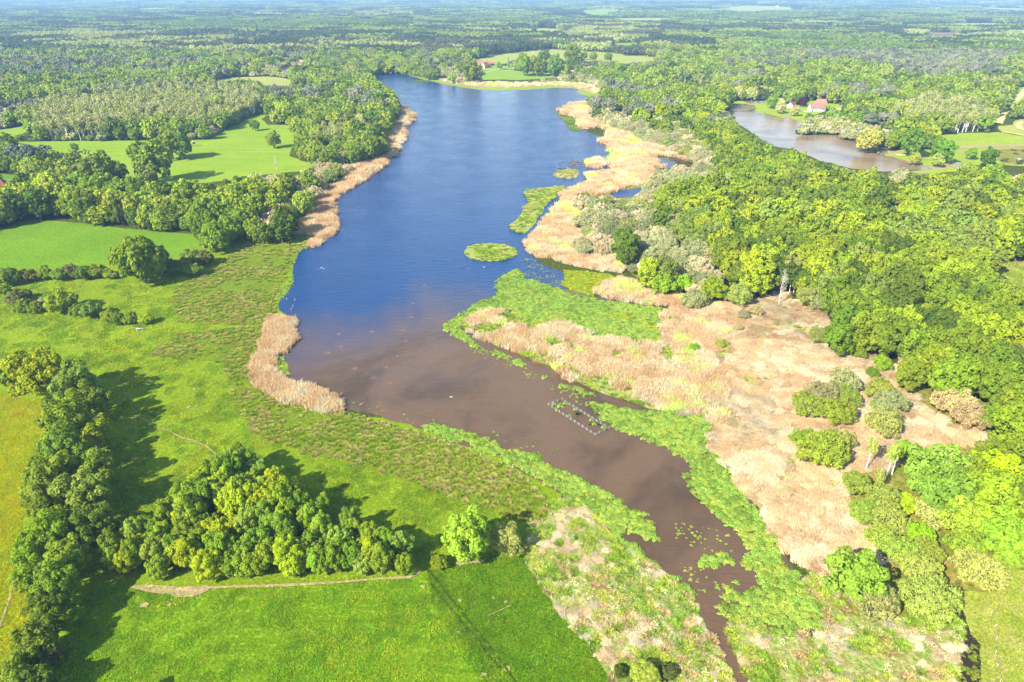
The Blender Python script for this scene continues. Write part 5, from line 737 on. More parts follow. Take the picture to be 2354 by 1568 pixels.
for d0, d1, sp, sc in ((1340, 3200, 52, .95), (3200, 6200, 88, 1.6), (6200, 30000, 200, 3.4)):
    x, y = sample(d0, d1, sp, .82); hgt = 12.5 * (1 if sc < 2 else 1.2); ok = np.ones(len(x), bool)
    for a, dy_, b in ((0, 0, 0), (0, 0, hgt), (-sp * .5, 0, 6), (sp * .5, 0, 6), (0, -sp * .55, hgt), (0, sp * .5, 0)):
        px, py, _ = proj(np.stack([x + a, y + dy_, x * 0 + b], 1))
        for O in OPENM: ok &= ~inpoly(px, py, O)
    X.append(x[ok]); Y.append(np.stack([y[ok], np.full(ok.sum(), sc)], 1))
x = np.concatenate(X); y, sc = np.concatenate(Y).T; n = len(x); cc = np.clip((fbm(x, y, 420, 85) * .6 + fbm(x, y, 150, 86) * .4) * 13 - 3.6 + rng.normal(size=n) * .5, 0, 5.99).astype(int)
zz = np.clip(.75 + .6 * (fbm(x, y, 300, 88)), .7, 1.3); scatter('distant_forest', np.stack([x, y, x * 0], 1), rng.integers(0, 3, n) * 6 + cc, np.stack([sc, sc, zz * np.where(sc > 2, 1.6, 1.1)], 1), rng.integers(0, 4, n) * 1.5708 + rng.normal(size=n) * .1, proto_coll('far', [(m, c) for m in BLK for c in BC]), 'endless forest fading blue towards the horizon')

# ================================================================== buildings, fences, birds and small things
def boxv(x0, x1, y0, y1, z0, z1):
    V = np.array([(x, y, z) for z in (z0, z1) for y in (y0, y1) for x in (x0, x1)], float); return V, np.array([(0, 2, 3, 1), (4, 5, 7, 6), (0, 1, 5, 4), (2, 6, 7, 3), (0, 4, 6, 2), (1, 3, 7, 5)])
def bx(name, parent, dims, mat, color=None, rot=None):
    V, Fc = boxv(*dims); me = np_mesh(name, V, Fc, mat); o = link(name, me, parent, None, color)
    return o
M_WALL = plain_mat('lime_render', C(236, 220, 192, 1.1), .9, .12, .8); M_WHITE = plain_mat('white_render', C(244, 240, 232, 1.2), .8, .08, .8); M_TILE = plain_mat('clay_tiles', C(196, 110, 84, 1.0), .9, .35, 2.2, .4); M_TILE2 = plain_mat('weathered_tiles', C(204, 148, 130, 1.0), .9, .3, 2.2, .4); M_SLATE = plain_mat('slate', C(110, 118, 150), .5, .3, 2, .2)
M_DARK = plain_mat('dark_glass', (.02, .022, .026, 1), .25, .1); M_BRICK = plain_mat('brick', C(210, 130, 100), .9, .3, 3); M_GREYW = plain_mat('weathered_boards', C(140, 134, 128, 1.1), .9, .4, 3, .4); M_METAL = plain_mat('pale_sheet_metal', C(240, 240, 240, 1.2), .45, .1, .3); M_DOOR = plain_mat('brown_door', C(120, 84, 60), .7, .2); M_POST = plain_mat('pale_posts', C(236, 214, 200, 1.2), .85, .25, 4); M_NET = plain_mat('grey_netting', C(170, 168, 168), .7, .2, 5)
def house(c, px_, py_, L, Wd, eave, ridge, rot, wall, roof, label, cat='house', name='house', chim=(), wins=4, hip=0., group=None, door=True, small=False):
    q = gnd(*pp(c, px_, py_)); e = empty(name, (q[0], q[1], 0), R_(rot)); tag(e, label, cat, group); l, w_ = L / 2, Wd / 2; hx = hip * w_
    V = np.array([(-l, -w_, 0), (l, -w_, 0), (l, w_, 0), (-l, w_, 0), (-l, -w_, eave), (l, -w_, eave), (l, w_, eave), (-l, w_, eave), (-l + hx, 0, ridge - .12), (l - hx, 0, ridge - .12)]); me = bpy.data.meshes.new('wall'); me.from_pydata(V.tolist(), [], [(0, 1, 5, 4), (2, 3, 7, 6), (1, 2, 6, 9, 5) if not hip else (1, 2, 6, 5), (3, 0, 4, 8, 7) if not hip else (3, 0, 4, 7)]); me.materials.append(wall); link('wall', me, e)
    o_ = .45; sl_ = (ridge - eave) / w_; ze = eave - o_ * sl_ + .1; t = .16; a = l + o_ * .6; V = []
    for dz in (0, t): V += [(-a, -w_ - o_, ze + dz), (a, -w_ - o_, ze + dz), (a - hx * 1.05, 0, ridge + dz), (-a + hx * 1.05, 0, ridge + dz), (-a, w_ + o_, ze + dz), (a, w_ + o_, ze + dz)]
    Fc = [(6, 7, 8, 9), (9, 8, 11, 10), (0, 3, 2, 1), (3, 4, 5, 2), (0, 1, 7, 6), (5, 4, 10, 11)]
    Fc += [(1, 2, 5), (0, 4, 3), (7, 11, 8), (6, 9, 10), (1, 5, 11, 7), (0, 6, 10, 4)] if hip else [(1, 2, 8, 7), (2, 5, 11, 8), (0, 6, 9, 3), (3, 9, 10, 4)]
    me = bpy.data.meshes.new('roof'); me.from_pydata(V, [], Fc); me.materials.append(roof); r = link('roof', me, e)
    for cxp in chim: bx('chimney', r, (cxp - .45, cxp + .45, -.4, .4, ridge - .5, ridge + 1.4), M_BRICK)
    if not small:
        for i in range(wins):
            x = -l + L * (i + .7) / (wins + .4); f = bx('window', e, (x - .45, x + .45, -w_ - .03, -w_ + .05, 1.1, min(2.3, eave - .3)), M_WHITE); bx('pane', f, (x - .38, x + .38, -w_ - .05, -w_ - .032, 1.18, min(2.22, eave - .38)), M_DARK)
        if door: x = -l + L * .12; bx('door', e, (x - .5, x + .5, -w_ - .04, -w_ + .05, 0.02, 2.1), M_DOOR)
        f = bx('window', e, (l - .02, l + .04, -.5, .5, 1.2, 2.4), M_WHITE); bx('pane', f, (l + .042, l + .06, -.42, .42, 1.28, 2.32), M_DARK)
        f = bx('window', e, (-l - .04, -l + .02, -.4, .4, eave, eave + .9), M_WHITE); bx('pane', f, (-l - .06, -l - .042, -.33, .33, eave + .06, eave + .84), M_DARK)
    return e
house('Q', 290, 305, 32, 8, 4.2, 8.2, -4, M_WALL, M_TILE2, 'long low farmhouse with faded tile roof behind the lake', chim=(-9.5,), wins=7)
e = house('Q', 405, 328, 10, 7.6, 4.4, 8.6, 52, M_WALL, M_TILE, 'pale gabled wing with red tile roof in front of the long farmhouse', wins=2)
e = empty('barn', (*gnd(*pp('Q', 522, 282)), 0), R_(-3)); tag(e, 'open fronted barn with bright red roof beside the farmhouse', 'barn')
bx('wall', e, (-5, 5, 2.6, 2.8, 0, 3.2), M_WALL); bx('wall', e, (4.7, 5, -2.6, 2.6, 0, 3.1), M_WALL); bx('wall', e, (-5, -4.7, -2.6, 2.6, 0, 3.1), M_WALL)
for x in (-1.6, 1.6): bx('post', e, (x - .15, x + .15, -2.75, -2.45, 0, 3.1), M_GREYW)
V = [(-5.4, -3.2, 3.1), (5.4, -3.2, 3.1), (5.4, 0, 4.9), (-5.4, 0, 4.9), (-5.4, 3.2, 3.1), (5.4, 3.2, 3.1)]; V = V + [(a, b, c + .15) for a, b, c in V]; me = bpy.data.meshes.new('roof'); me.from_pydata(V, [], [(6, 7, 8, 9), (9, 8, 11, 10), (0, 3, 2, 1), (3, 4, 5, 2), (0, 1, 7, 6), (5, 4, 10, 11), (1, 2, 8, 7), (2, 5, 11, 8), (0, 6, 9, 3), (3, 9, 10, 4)]); me.materials.append(plain_mat('red_tiles', C(214, 96, 84, 1.1), .8, .2, 2)); link('roof', me, e)
e = empty('shed', (*gnd(*pp('Q', 757, 285)), 0), 0); tag(e, 'low open shed with pale blue grey roof right of the barn', 'shed'); bx('wall', e, (-4, 4, 1.6, 1.8, 0, 2.3), M_BRICK); bx('roof', e, (-4.4, 4.4, -2.2, 2.1, 2.4, 2.55), M_SLATE)
for x in (-3.8, 0, 3.8): bx('post', e, (x - .1, x + .1, -1.9, -1.7, 0, 2.4), M_GREYW)
def car(c, x, y, rot, colr, label, name='parked_car', van=0):
    q = gnd(*pp(c, x, y)); e = empty(name, (q[0], q[1], .23), R_(rot)); tag(e, label, 'van' if van else 'car'); m = plain_mat('car_paint', colr, .3, .05)
    P = [(-2.1, .35), (2.1, .35), (2.15, .8), (1.3, .95), (.6, 1.5 + van), (-1.5, 1.5 + van), (-2.1, 1.0)]; V = [(a, -.85, b) for a, b in P] + [(a, .85, b) for a, b in P]; n = len(P); me = bpy.data.meshes.new('body'); me.from_pydata(V, [], [tuple(range(n)), tuple(range(2 * n - 1, n - 1, -1))] + [(i, i + n, (i + 1) % n + n, (i + 1) % n) for i in range(n)]); me.materials.append(m); link('body', me, e)
    for s in (-1, 1): bx('window', e, (-1.35, .55, s * .86 - .01, s * .86 + .01, .98, 1.4), M_DARK)
    for a in (-1.3, 1.3):
        for s in (-1, 1): V2, F2_ = tube_np([(a, s * .7, .33), (a, s * .9, .33)], [.33, .33], 10); F2_ = F2_.tolist() + [tuple(range(10, 20)), tuple(range(9, -1, -1))]; me = bpy.data.meshes.new('wheel'); me.from_pydata(V2.tolist(), [], F2_); me.materials.append(M_DARK); link('wheel', me, e)
car('Q', 650, 362, 0, C(235, 235, 240, 1.2), 'white van parked on the farm road', 'parked_van', .5); car('Q', 497, 305, 20, C(200, 205, 210, 1.1), 'pale car parked beside the barn'); car('R', 848, 262, -10, C(30, 32, 50), 'dark car parked beside the main house by the pond')
e = empty('hide', (*gnd(*pp('Q', 296, 606)), 0), R_(-4)); tag(e, 'grey timber hide on stilts at the far lake shore', 'hide')
for x in (-3.4, -1.1, 1.1, 3.4):
    for y_ in (-1.2, 1.2): bx('stilt', e, (x - .12, x + .12, y_ - .12, y_ + .12, -.1, 1.2), M_GREYW)
bx('cabin', e, (-3.7, 3.7, -1.5, 1.5, 1.2, 3.3), M_GREYW); bx('roof', e, (-4, 4, -1.8, 1.8, 3.31, 3.5), plain_mat('hide_roof', C(176, 140, 120), .9, .3)); bx('opening', e, (-3.2, 3.2, -1.53, -1.49, 2.2, 2.5), M_DARK)
# houses by the second pond
house('R', 620, 285, 15, 7.5, 3.6, 7.2, 2, M_WHITE, M_TILE2, 'white house with long pink tile roof by the second pond', wins=4); house('R', 675, 245, 13, 9, 4.6, 9.0, -32, M_WHITE, M_TILE2, 'taller white house with chimney behind the long roofed one', chim=(-1.5, 4), wins=3, hip=.5)
house('R', 285, 238, 8.5, 6, 2.8, 5.8, 48, M_WHITE, M_TILE, 'small white cottage between the silvery willows', wins=2)
house('R', 1080, 222, 5.5, 5, 3.2, 5.2, 4, M_BRICK, M_SLATE, 'small brick shed with blue slate roof on the garden lawn', 'shed', 'shed', wins=1)
e = empty('canopy', (*gnd(*pp('R', 695, 290)), 0), 0); tag(e, 'dark awning in front of the white pond house', 'awning'); bx('awning_roof', e, (-2.2, 2.2, -1.5, 1.5, 2.2, 2.35), M_SLATE)
for s in (-2, 2):
    for t_ in (-1.35, 1.35): bx('post', e, (s - .07, s + .07, t_ - .07, t_ + .07, 0, 2.2), M_DARK)
e = empty('trampoline', (*gnd(*pp('R', 945, 200)), 0), 0); tag(e, 'round trampoline with dark net at the wood edge', 'trampoline')
for k in range(8): a = k * math.pi / 4; bx('pole', e, (2 * math.cos(a) - .05, 2 * math.cos(a) + .05, 2 * math.sin(a) - .05, 2 * math.sin(a) + .05, 0, 2.6), M_NET)
V2, F2_ = tube_np([(0, 0, .75), (0, 0, .85)], [2, 2], 24); me = bpy.data.meshes.new('jumping_mat'); me.from_pydata(V2.tolist(), [], F2_.tolist() + [tuple(range(24, 48))]); me.materials.append(M_DARK); link('jumping_mat', me, e)
q = gnd(*pp('R', 405, 287)); sheet('pool_water', np.array([[q[0] - 3, q[1] - 3.5], [q[0] + 3, q[1] - 3.5], [q[0] + 3, q[1] + 3.5], [q[0] - 3, q[1] + 3.5]]), .26, plain_mat('pool_blue', C(170, 220, 225), .2), .05, world=True)
# left edge, far farms and village
house('D', -22, 445, 12, 10, 4, 9.5, 30, M_WALL, M_TILE, 'house with steep red brown hip roof cut by the left frame edge', hip=.75, chim=(1.5,))
house('A', 1650, 326, 34, 16, 5, 7.2, 3, M_METAL, M_METAL, 'long white sheet metal hall among the far left woods', 'hall', 'hall', small=True); house('A', 1822, 310, 17, 9, 4.5, 9, -12, M_WHITE, M_SLATE, 'white house with dark slate roof right of the metal hall', wins=5); house('A', 1762, 326, 8, 6, 3, 6, 5, M_WHITE, M_TILE, 'small red roofed outbuilding beside the slate house', small=True)
for i, (x, y, L) in enumerate([(1835, 268, 8), (1945, 262, 12), (1965, 258, 9)]): house('A', x, y, L, 8, 5, 10, 10 * i, M_WHITE, M_SLATE, ['small white house under the purple leaved tree far away', 'white gabled house half hidden by far trees', 'second white gabled house half hidden by far trees'][i], small=True)
vill = 'white walled houses of the far village'
VL = [('C', 930, 101, 22, 'pink gable house alone left of the far village'), ('C', 1015, 104, 22, 'long pale house second from the left of the far village'), ('C', 1040, 103, 14, 'short pale house beside the second one in the far village'), ('C', 1125, 103, 20, 'red roofed house in the middle of the far village'), ('C', 1165, 102, 14, 'narrow white house in the middle of the far village'), ('C', 1190, 104, 16, 'pink roofed house right of the narrow white one'), ('C', 1000, 136, 20, 'house among trees below the far village'), ('C', 1022, 137, 12, 'small house among trees below the far village'),
      ('C', 865, 38, 40, 'pale hall behind the far fields'), ('C', 925, 42, 26, 'white hall right of the pale hall'), ('C', 960, 43, 20, 'small hall right of the white hall'), ('C', 1400, 76, 20, 'white house left of the red one on the far plain'), ('C', 1440, 78, 26, 'red roofed house alone on the far plain'),
      ('C', 1850, 88, 24, 'first white house of the hamlet at the far right'), ('C', 1880, 86, 20, 'second house of the hamlet at the far right'), ('C', 1915, 90, 26, 'third and widest house of the hamlet at the far right'), ('C', 1940, 85, 18, 'fourth house of the hamlet at the far right'), ('C', 1975, 88, 22, 'fifth house of the hamlet at the far right'), ('C', 2010, 89, 20, 'last house of the hamlet at the far right'),
      ('C', 690, 48, 22, 'white farm on the long pale field'), ('B', 1610, 205, 16, 'white gabled house on the field behind the lake'), ('B', 1560, 204, 11, 'small reddish house left of the white gabled one'), ('B', 20, 436, 9, 'low pink roof among trees left of the lake head'), ('B', 2150, 55, 26, 'pale farm by the far white field'), ('B', 2275, 68, 20, 'small farm at the end of the far white field'), ('C', 1720, 55, 22, 'pale hall by the long far field')]
for i, (c, x, y, L, t) in enumerate(VL): house(c, x, y, L, 9, 5.5, 10.5, (i * 37) % 50 - 25, M_WHITE if i % 4 else M_WALL, M_TILE2 if i % 3 else M_TILE, t, group=vill, small=True)
for i, (x, L) in enumerate([(1765, 40), (1830, 36), (1880, 26)]): house('C', x, 238, L, 10, 4, 6, 2, M_GREYW, M_TILE2, ['long low stable on the far clearing, left one', 'long low stable on the far clearing, middle one', 'shorter low stable on the far clearing, right end'][i], 'stable', 'stable', small=True)
# raised hides
def tower(c, x, y, s, label, colm):
    q = gnd(*pp(c, x, y)); e = empty('lookout', (q[0], q[1], 0), R_(12), s); tag(e, label, 'lookout')
    for a in (-.8, .8):
        for b in (-.8, .8): bx('leg', e, (a - .08, a + .08, b - .08, b + .08, 0, 1.9), colm)
    bx('cabin', e, (-.95, .95, -.95, .95, 1.9, 3.4), colm); bx('roof', e, (-1.2, 1.2, -1.2, 1.2, 3.41, 3.55), M_METAL); bx('opening', e, (-.7, .7, -.97, -.94, 2.7, 3.1), M_DARK)
tower('A', 1306, 984, 1.0, 'wooden lookout box on legs in the upper pasture', M_GREYW); tower('S', 1288, 224, 1.15, 'white roofed lookout box at the heath edge', M_GREYW)
q = gnd(*pp('C', 1368, 1048)); e = empty('duck_house', (q[0], q[1], .1), 0); tag(e, 'small wooden nest box standing in the second pond', 'nest box'); bx('post', e, (-.12, .12, -.12, .12, -.2, 1.2), M_GREYW); bx('cabin', e, (-.7, .7, -.6, .6, 1.2, 2.4), plain_mat('nest_wood', C(214, 170, 120), .9)); bx('roof', e, (-.9, .9, -.8, .8, 2.41, 2.55), M_GREYW)
def boat(c, x, y, rot, label):
    q = gnd(*pp(c, x, y)); r = []; n = 9
    for i in range(n): t_ = i / (n - 1); wd = .62 * math.sin(math.pi * (t_ * .82 + .12)) ; r.append((-2 + 4 * t_, wd, .15 + .25 * abs(t_ - .45)))
    V = [(a, -b, c_ + .3) for a, b, c_ in r] + [(a, b, c_ + .3) for a, b, c_ in r] + [(a * .9, 0, .02) for a, b, c_ in r]; Fc = [(i, i + 1, i + 1 + 2 * n, i + 2 * n) for i in range(n - 1)] + [(i + 2 * n, i + 1 + 2 * n, i + 1 + n, i + n) for i in range(n - 1)]; me = bpy.data.meshes.new('hull'); me.from_pydata(V, [], Fc); me.materials.append(plain_mat('dark_hull', (.03, .03, .035, 1), .5)); e = empty('rowing_boat', (q[0], q[1], .1), R_(rot)); tag(e, label, 'boat'); link('hull', me, e)
    for a in (-.7, .6): bx('seat', e, (a - .12, a + .12, -.5, .5, .36, .4), M_GREYW)
boat('C', 474, 708, 15, 'dark rowing boat on the second pond near the lawn')
q = gnd(*pp('C', 470, 753)); e = empty('jetty', (q[0], q[1], 0), 0); tag(e, 'low wooden jetty reaching into the second pond', 'jetty'); bx('deck', e, (-9, 11, -.8, .8, .5, .62), M_GREYW)
for x in range(-8, 11, 4): bx('pile', e, (x - .12, x + .12, -.7, -.46, -.1, .8), M_GREYW)
# utility poles on the far field
for c, x, y, t in [('B', 1355, 322, 'tall pale pole by the head of the far field'), ('B', 1275, 366, 'slim pole on the far field, middle one'), ('B', 1230, 388, 'slim pole on the far field, nearest the farm')]:
    q = gnd(*pp(c, x, y)); e = empty('utility_pole', (q[0], q[1], 0), 0); tag(e, t, 'pole', 'poles on the far field'); bx('post', e, (-.14, .14, -.14, .14, 0, 9), M_POST); bx('crossarm', e, (-.9, .9, -.08, .08, 8.3, 8.5), M_POST)
# trestle on the meadow
q = gnd(*pp('E', 948, 40)); e = empty('trestle_table', (q[0], q[1], 0), R_(8)); tag(e, 'bleached plank trestle standing on the meadow below the yellow bush', 'trestle'); bx('plank', e, (-1.5, 1.5, -.22, .22, .92, 1.0), M_METAL)
for a in (-1.1, .9):
    for s in (-1, 1): V2, F2_ = tube_np([(a, 0, .92), (a + s * .35, s * .25, 0)], [.07, .07], 6); link('leg', np_mesh('leg', V2, F2_, M_METAL), e)
# --- rectangular enclosure in the channel
e = empty('fenced_enclosure', (*gnd(*pp('L', 670, 530)), 0), 0); tag(e, 'rectangular enclosure of pale posts and grey netting in the channel', 'enclosure'); o0 = np.array(e.location[:2]); cor = [pp('L', *p) for p in [(293, 390), (877, 765), (1053, 688), (465, 325)]]; cw_ = [gnd(*p) for p in cor]
for a, b, n in ((0, 1, 12), (1, 2, 3), (2, 3, 12), (3, 0, 3)):
    A_, B_ = cw_[a] - o0, cw_[b] - o0; nv = unit(B_ - A_); rz = math.atan2(nv[1], nv[0]); L = np.linalg.norm(B_ - A_)
    for i in range(n):
        p = A_ + (B_ - A_) * i / n; o = link('post', SHARED.setdefault('post', np_mesh('post', *boxv(-.06, .06, -.06, .06, -.2, 1.0), M_POST)), e, (p[0], p[1], 0)); o.rotation_euler = (random.uniform(-.05, .05), random.uniform(-.05, .05), rz)
    P_ = []
    for zr in (.2, .42, .64, .86): P_.append(boxv(0, L, -.02, .02, zr - .022, zr + .022))
    for k in range(int(L / .25)): P_.append(boxv(k * .25, k * .25 + .02, -.012, .012, .15, .9))
    V, Fc = join_np(P_); o = link('netting', np_mesh('netting', V, Fc, M_NET), e, (A_[0], A_[1], 0)); o.rotation_euler = (0, 0, rz)
plants = [('L',365,368,.9,0),('L',445,395,1.3,0),('L',510,362,1.1,0),('L',410,448,.8,0),('L',628,436,.7,0),('L',660,500,1.0,1),('L',560,515,.7,0),('L',832,570,.8,0),('L',868,620,.8,0),('L',988,660,1.0,0),('L',812,630,.5,1),('L',925,632,.6,1)]
pn = ['bright leafy clump in the top left corner of the enclosure','largest leafy clump near the top left of the enclosure','leafy clump along the top fence of the enclosure','leafy clump touching the lower fence of the enclosure','small leafy clump at the upper fence of the enclosure','dark spiky rush in the middle of the enclosure','thin leafy clump by the middle of the lower fence','leafy clump right of the middle of the enclosure','bright leafy clump in the right half of the enclosure','leafy clump in the right corner of the enclosure','brown spindly rush in the right half of the enclosure','dark spindly rush near the right corner']
for (c, x, y, s, k), t in zip(plants, pn):
    q = gnd(*pp(c, x, y)); o = link('water_plant', LILY[0] if not k else GREENT[0], None, (q[0], q[1], .12), (MAT1 if not k else C(70, 110, 60))); o.scale = (s * .8, s * .8, s * (1.6 if not k else 1.2)); tag(o, t, 'plant', 'plants inside the enclosure')
# --- oval enclosure near the far reeds
e = empty('fenced_enclosure', (*gnd(*pp('J', 640, 360)), 0), 0); tag(e, 'oval ring of pale stakes and brown netting beside the reed islet', 'enclosure'); o0 = np.array(e.location[:2]); ring = [(505,375),(512,350),(540,338),(590,330),(640,326),(690,320),(740,318),(785,322),(800,340),(770,372),(730,384),(680,393),(630,399),(590,395),(550,392),(515,388)]; rw = [gnd(*pp('J', x, y)) - o0 for x, y in ring]
for i in range(len(rw)):
    A_, B_ = rw[i], rw[(i + 1) % len(rw)]; nv = B_ - A_; L = np.linalg.norm(nv); rz = math.atan2(nv[1], nv[0]); m = max(2, int(L / 2.2))
    for k in range(m): p = A_ + nv * k / m; link('post', SHARED['post'], e, (p[0], p[1], 0))
    V, Fc = join_np([boxv(0, L, -.02, .02, zr - .04, zr + .04) for zr in (.3, .6)] ); o = link('netting', np_mesh('netting', V, Fc, plain_mat('brown_netting', C(120, 90, 80), .9)), e, (A_[0], A_[1], 0)); o.rotation_euler = (0, 0, rz)
cover('reed_litter', [T('J', [(620,335),(690,322),(780,330),(790,350),(740,375),(640,385),(620,360)]), T('J', [(520,385),(610,375),(612,390),(540,394)])], 1.6, LODGE, [C(170, 140, 90), C(190, 160, 110), C(140, 160, 70)], 'broken reed stalks floating inside the oval enclosure', size=(.2, .45), dens=lambda x, y: x * 0 + .6)
# --- fences of stakes along the banks
def fence(name, pts, label, n, hgt=1.1, wires=True, cat='fence'):
    Wp = W(pts); seg = np.linalg.norm(np.diff(Wp, axis=0), axis=1); tot = seg.sum(); e = empty(name, (Wp[0][0], Wp[0][1], 0), 0); tag(e, label, cat); P_ = []
    for i in range(n):
        s = tot * i / (n - 1) * .9999; k = 0
        while s > seg[k]: s -= seg[k]; k += 1
        p = Wp[k] + (Wp[k + 1] - Wp[k]) * s / seg[k] - Wp[0]; o = link('post', SHARED['post'], e, (p[0], p[1], 0)); o.scale = (1, 1, hgt / 1.1 * random.uniform(.85, 1.1)); o.rotation_euler = (random.uniform(-.07, .07), random.uniform(-.07, .07), random.random()); P_.append(np.array([p[0], p[1], 0]))
    if wires: link('wire', np_mesh('wire', *join_np([tube_np([a + [0, 0, zr], b + [0, 0, zr]], [.008, .008], 3) for a, b in zip(P_[:-1], P_[1:]) for zr in (.5, .9)]), M_NET), e)
fence('wire_fence', T('I', [(200,1070),(330,1100),(598,1185),(712,1215),(880,1262),(1020,1303),(1160,1350),(1315,1392),(1445,1445),(1640,1520)], 'G', [(1200,55),(1290,155),(1335,235),(1358,285),(1215,358)]), 'wire fence with pale posts following the near left bank', 30)
fence('wire_fence', T('G', [(1215,358),(1190,460),(1150,560),(1258,705),(1362,835),(1480,1010),(1590,1120),(1770,1370)]), 'wire fence between the field with wheel tracks and the marsh', 12); fence('wire_fence', T('D', [(1700,742),(1850,744),(2000,745),(2110,748)]), 'short fence at the foot of the far left reed bed', 16)
fence('wire_fence', T('R', [(0,0),(1,0)]) if False else T('H', [(2190,1400),(2170,1290),(2160,1180),(2165,1050),(2130,940)]), 'sparse fence on the pale pasture beside the ditch', 6)
for i, (c, x, y) in enumerate([('D',2000,870),('D',2015,850),('D',2030,838),('D',2050,838),('D',2062,842),('D',1995,905),('D',1985,935),('D',1965,965),('D',1930,1180),('D',1985,1185),('D',1960,1250),('D',1972,1230),('D',2075,812),('D',1910,1172),('N',2090,120)]):
    q = gnd(*pp(c, x, y)); o = link('stake', SHARED['post'], None, (q[0], q[1], 0)); o.scale = (1, 1, 1.2); tag(o, 'thin pale stake in the shallows off the left shore' if i < 14 else 'thin pale stake in the scrub clearing', 'stake', 'stakes in the shallows' if i < 14 else None)
log = link('fallen_log', np_mesh('fallen_log', *tube_np([(-1.6, 0, .3), (0, .1, .35), (1.6, 0, .3)], [.2, .16, .08], 7), M_POST), None, (*gnd(*pp('H', 1885, 1040)), 0)); log.rotation_euler = (0, 0, 1.0); tag(log, 'bleached log lying beside the dark ditch', 'log'); 
br = link('brush_pile', BAREB[0], None, (*gnd(*pp('H', 1432, 1030)), .1), (.4, .34, .3, 1)); br.scale = (.55, .55, .22); tag(br, 'grey brush pile under the silver grey willow', 'brush pile')
# --- round patches under the brown water
def spot_mat(name, c, amt):
    """a blurred stain under the surface: soft ragged edge, patchy centre"""
    m, nt, ns, ln = newmat(name); tc = node(ns, 'ShaderNodeTexCoord'); ln_ = node(ns, 'ShaderNodeVectorMath', operation='LENGTH'); ln.new(tc.outputs['Object'], ln_.inputs[0])
    n1 = nz(nt, pos(nt), .9, 5, .75, .8); a1 = node(ns, 'ShaderNodeMath', operation='MULTIPLY_ADD'); ln.new(n1, a1.inputs[0]); a1.inputs[1].default_value = 1.5; ln.new(ln_.outputs['Value'], a1.inputs[2]); f = ramp(nt, a1.outputs[0], 2.3, 1.1)
    f2 = node(ns, 'ShaderNodeMath', operation='MULTIPLY'); ln.new(f, f2.inputs[0]); f2.inputs[1].default_value = amt
    f3 = node(ns, 'ShaderNodeMath', operation='MULTIPLY'); ln.new(f2.outputs[0], f3.inputs[0]); ln.new(ramp(nt, nz(nt, pos(nt), 2.4, 4, .7), .3, .6), f3.inputs[1])
    bs = node(ns, 'ShaderNodeBsdfPrincipled'); bs.inputs['Base Color'].default_value = c; bs.inputs['Roughness'].default_value = .4; tr = node(ns, 'ShaderNodeBsdfTransparent'); mx = node(ns, 'ShaderNodeMixShader'); ln.new(f3.outputs[0], mx.inputs[0]); ln.new(tr.outputs[0], mx.inputs[1]); ln.new(bs.outputs[0], mx.inputs[2])
    o = node(ns, 'ShaderNodeOutputMaterial'); ln.new(mx.outputs[0], o.inputs[0]); return m
M_NEST = spot_mat('rusty_bed', C(180, 134, 104, 1.15), .8); M_NEST2 = spot_mat('faint_rusty_bed', C(160, 124, 108, 1.1), .5)
PT = [(1200,204,.8),(1258,233,.7),(1040,250,1),(930,246,.8),(1185,266,.6),(1258,283,.8),(960,303,.9),(1073,347,.8),(843,350,.8),(963,375,1),(580,382,.8),(805,404,.8),(375,470,.9),(548,463,.9),(855,452,.9),(950,471,1),(537,528,.8),(892,562,1.2),(675,573,1.1),(446,588,1.1),(913,638,1.1),(690,640,.8),(1122,682,1.5),(462,677,1.0),(367,722,1.5),(600,724,.9),(850,743,1),(1090,780,1.1),(780,820,1.1),(560,827,1.4),(1248,840,1.3),(690,895,1.3),(805,930,1.2),(1040,168,.6),(650,500,.6),(1145,332,.5),(412,370,.4)]
for i, (x, y, s) in enumerate(PT):
    q = gnd(*pp('I', x, y)); r = 2.0; strong = s >= 1.0; nseg = 40; a = np.arange(nseg) / nseg * 2 * math.pi; ro = r * (1 + .3 * (vnoise(np.cos(a) * 2 + i, np.sin(a) * 2, 1, i) - .5)); ri = ro * (.45 if i in (22, 30) else .12)
    V = np.concatenate([np.stack([np.cos(a) * ro * 1.1, np.sin(a) * ro, a * 0], 1), np.stack([np.cos(a) * ri, np.sin(a) * ri, a * 0], 1)]); Fc = [(k, (k + 1) % nseg, (k + 1) % nseg + nseg, k + nseg) for k in range(nseg)]; me = np_mesh('rusty_patch', V, np.array(Fc), M_NEST if strong else M_NEST2); o = link('rusty_patch', me, None, (q[0], q[1], .128)); o.scale = (s * .85, s * .8, 1)
    tag(o, {22: 'largest rusty ring in the water, pointing towards the spit', 30: 'rusty ring with dark centre nearest the channel', 24: 'large rusty patch near the curved reed bed'}.get(i, 'round rusty patch showing in the brown water' if strong else 'faint round patch in the violet water'), 'patch', None if i in (22, 30, 24) else 'rusty patches in the lake')
# --- birds
def bird_np(neck=True):
    import bmesh
    bm = bmesh.new(); bmesh.ops.create_uvsphere(bm, u_segments=12, v_segments=8, radius=1); 
    for v in bm.verts:
        x_, y_, z_ = v.co; k = 1 - .35 * max(0, -x_) ; v.co = (x_ * .55, y_ * .24 * k, z_ * .2 + .14 + (.12 * max(0, -x_ - .4)))
    me = bpy.data.meshes.new('bird_body'); V = [tuple(v.co) for v in bm.verts]; Fc = [tuple(v.index for v in f.verts) for f in bm.faces]; bm.free()
    t, tf = tube_np([(.4, 0, .2), (.58, 0, .35), (.56, 0, .55), (.62, 0, .68), (.78, 0, .66), (.92, 0, .62)], [.1, .07, .055, .08, .06, .012], 7); o = len(V); V += [tuple(p) for p in t]; Fc += [tuple(int(q) + o for q in f) for f in tf]; me.from_pydata(V, [], Fc); me.materials.append(M_METAL)
    for p in me.polygons: p.use_smooth = True
    return me
BIRD = bird_np()
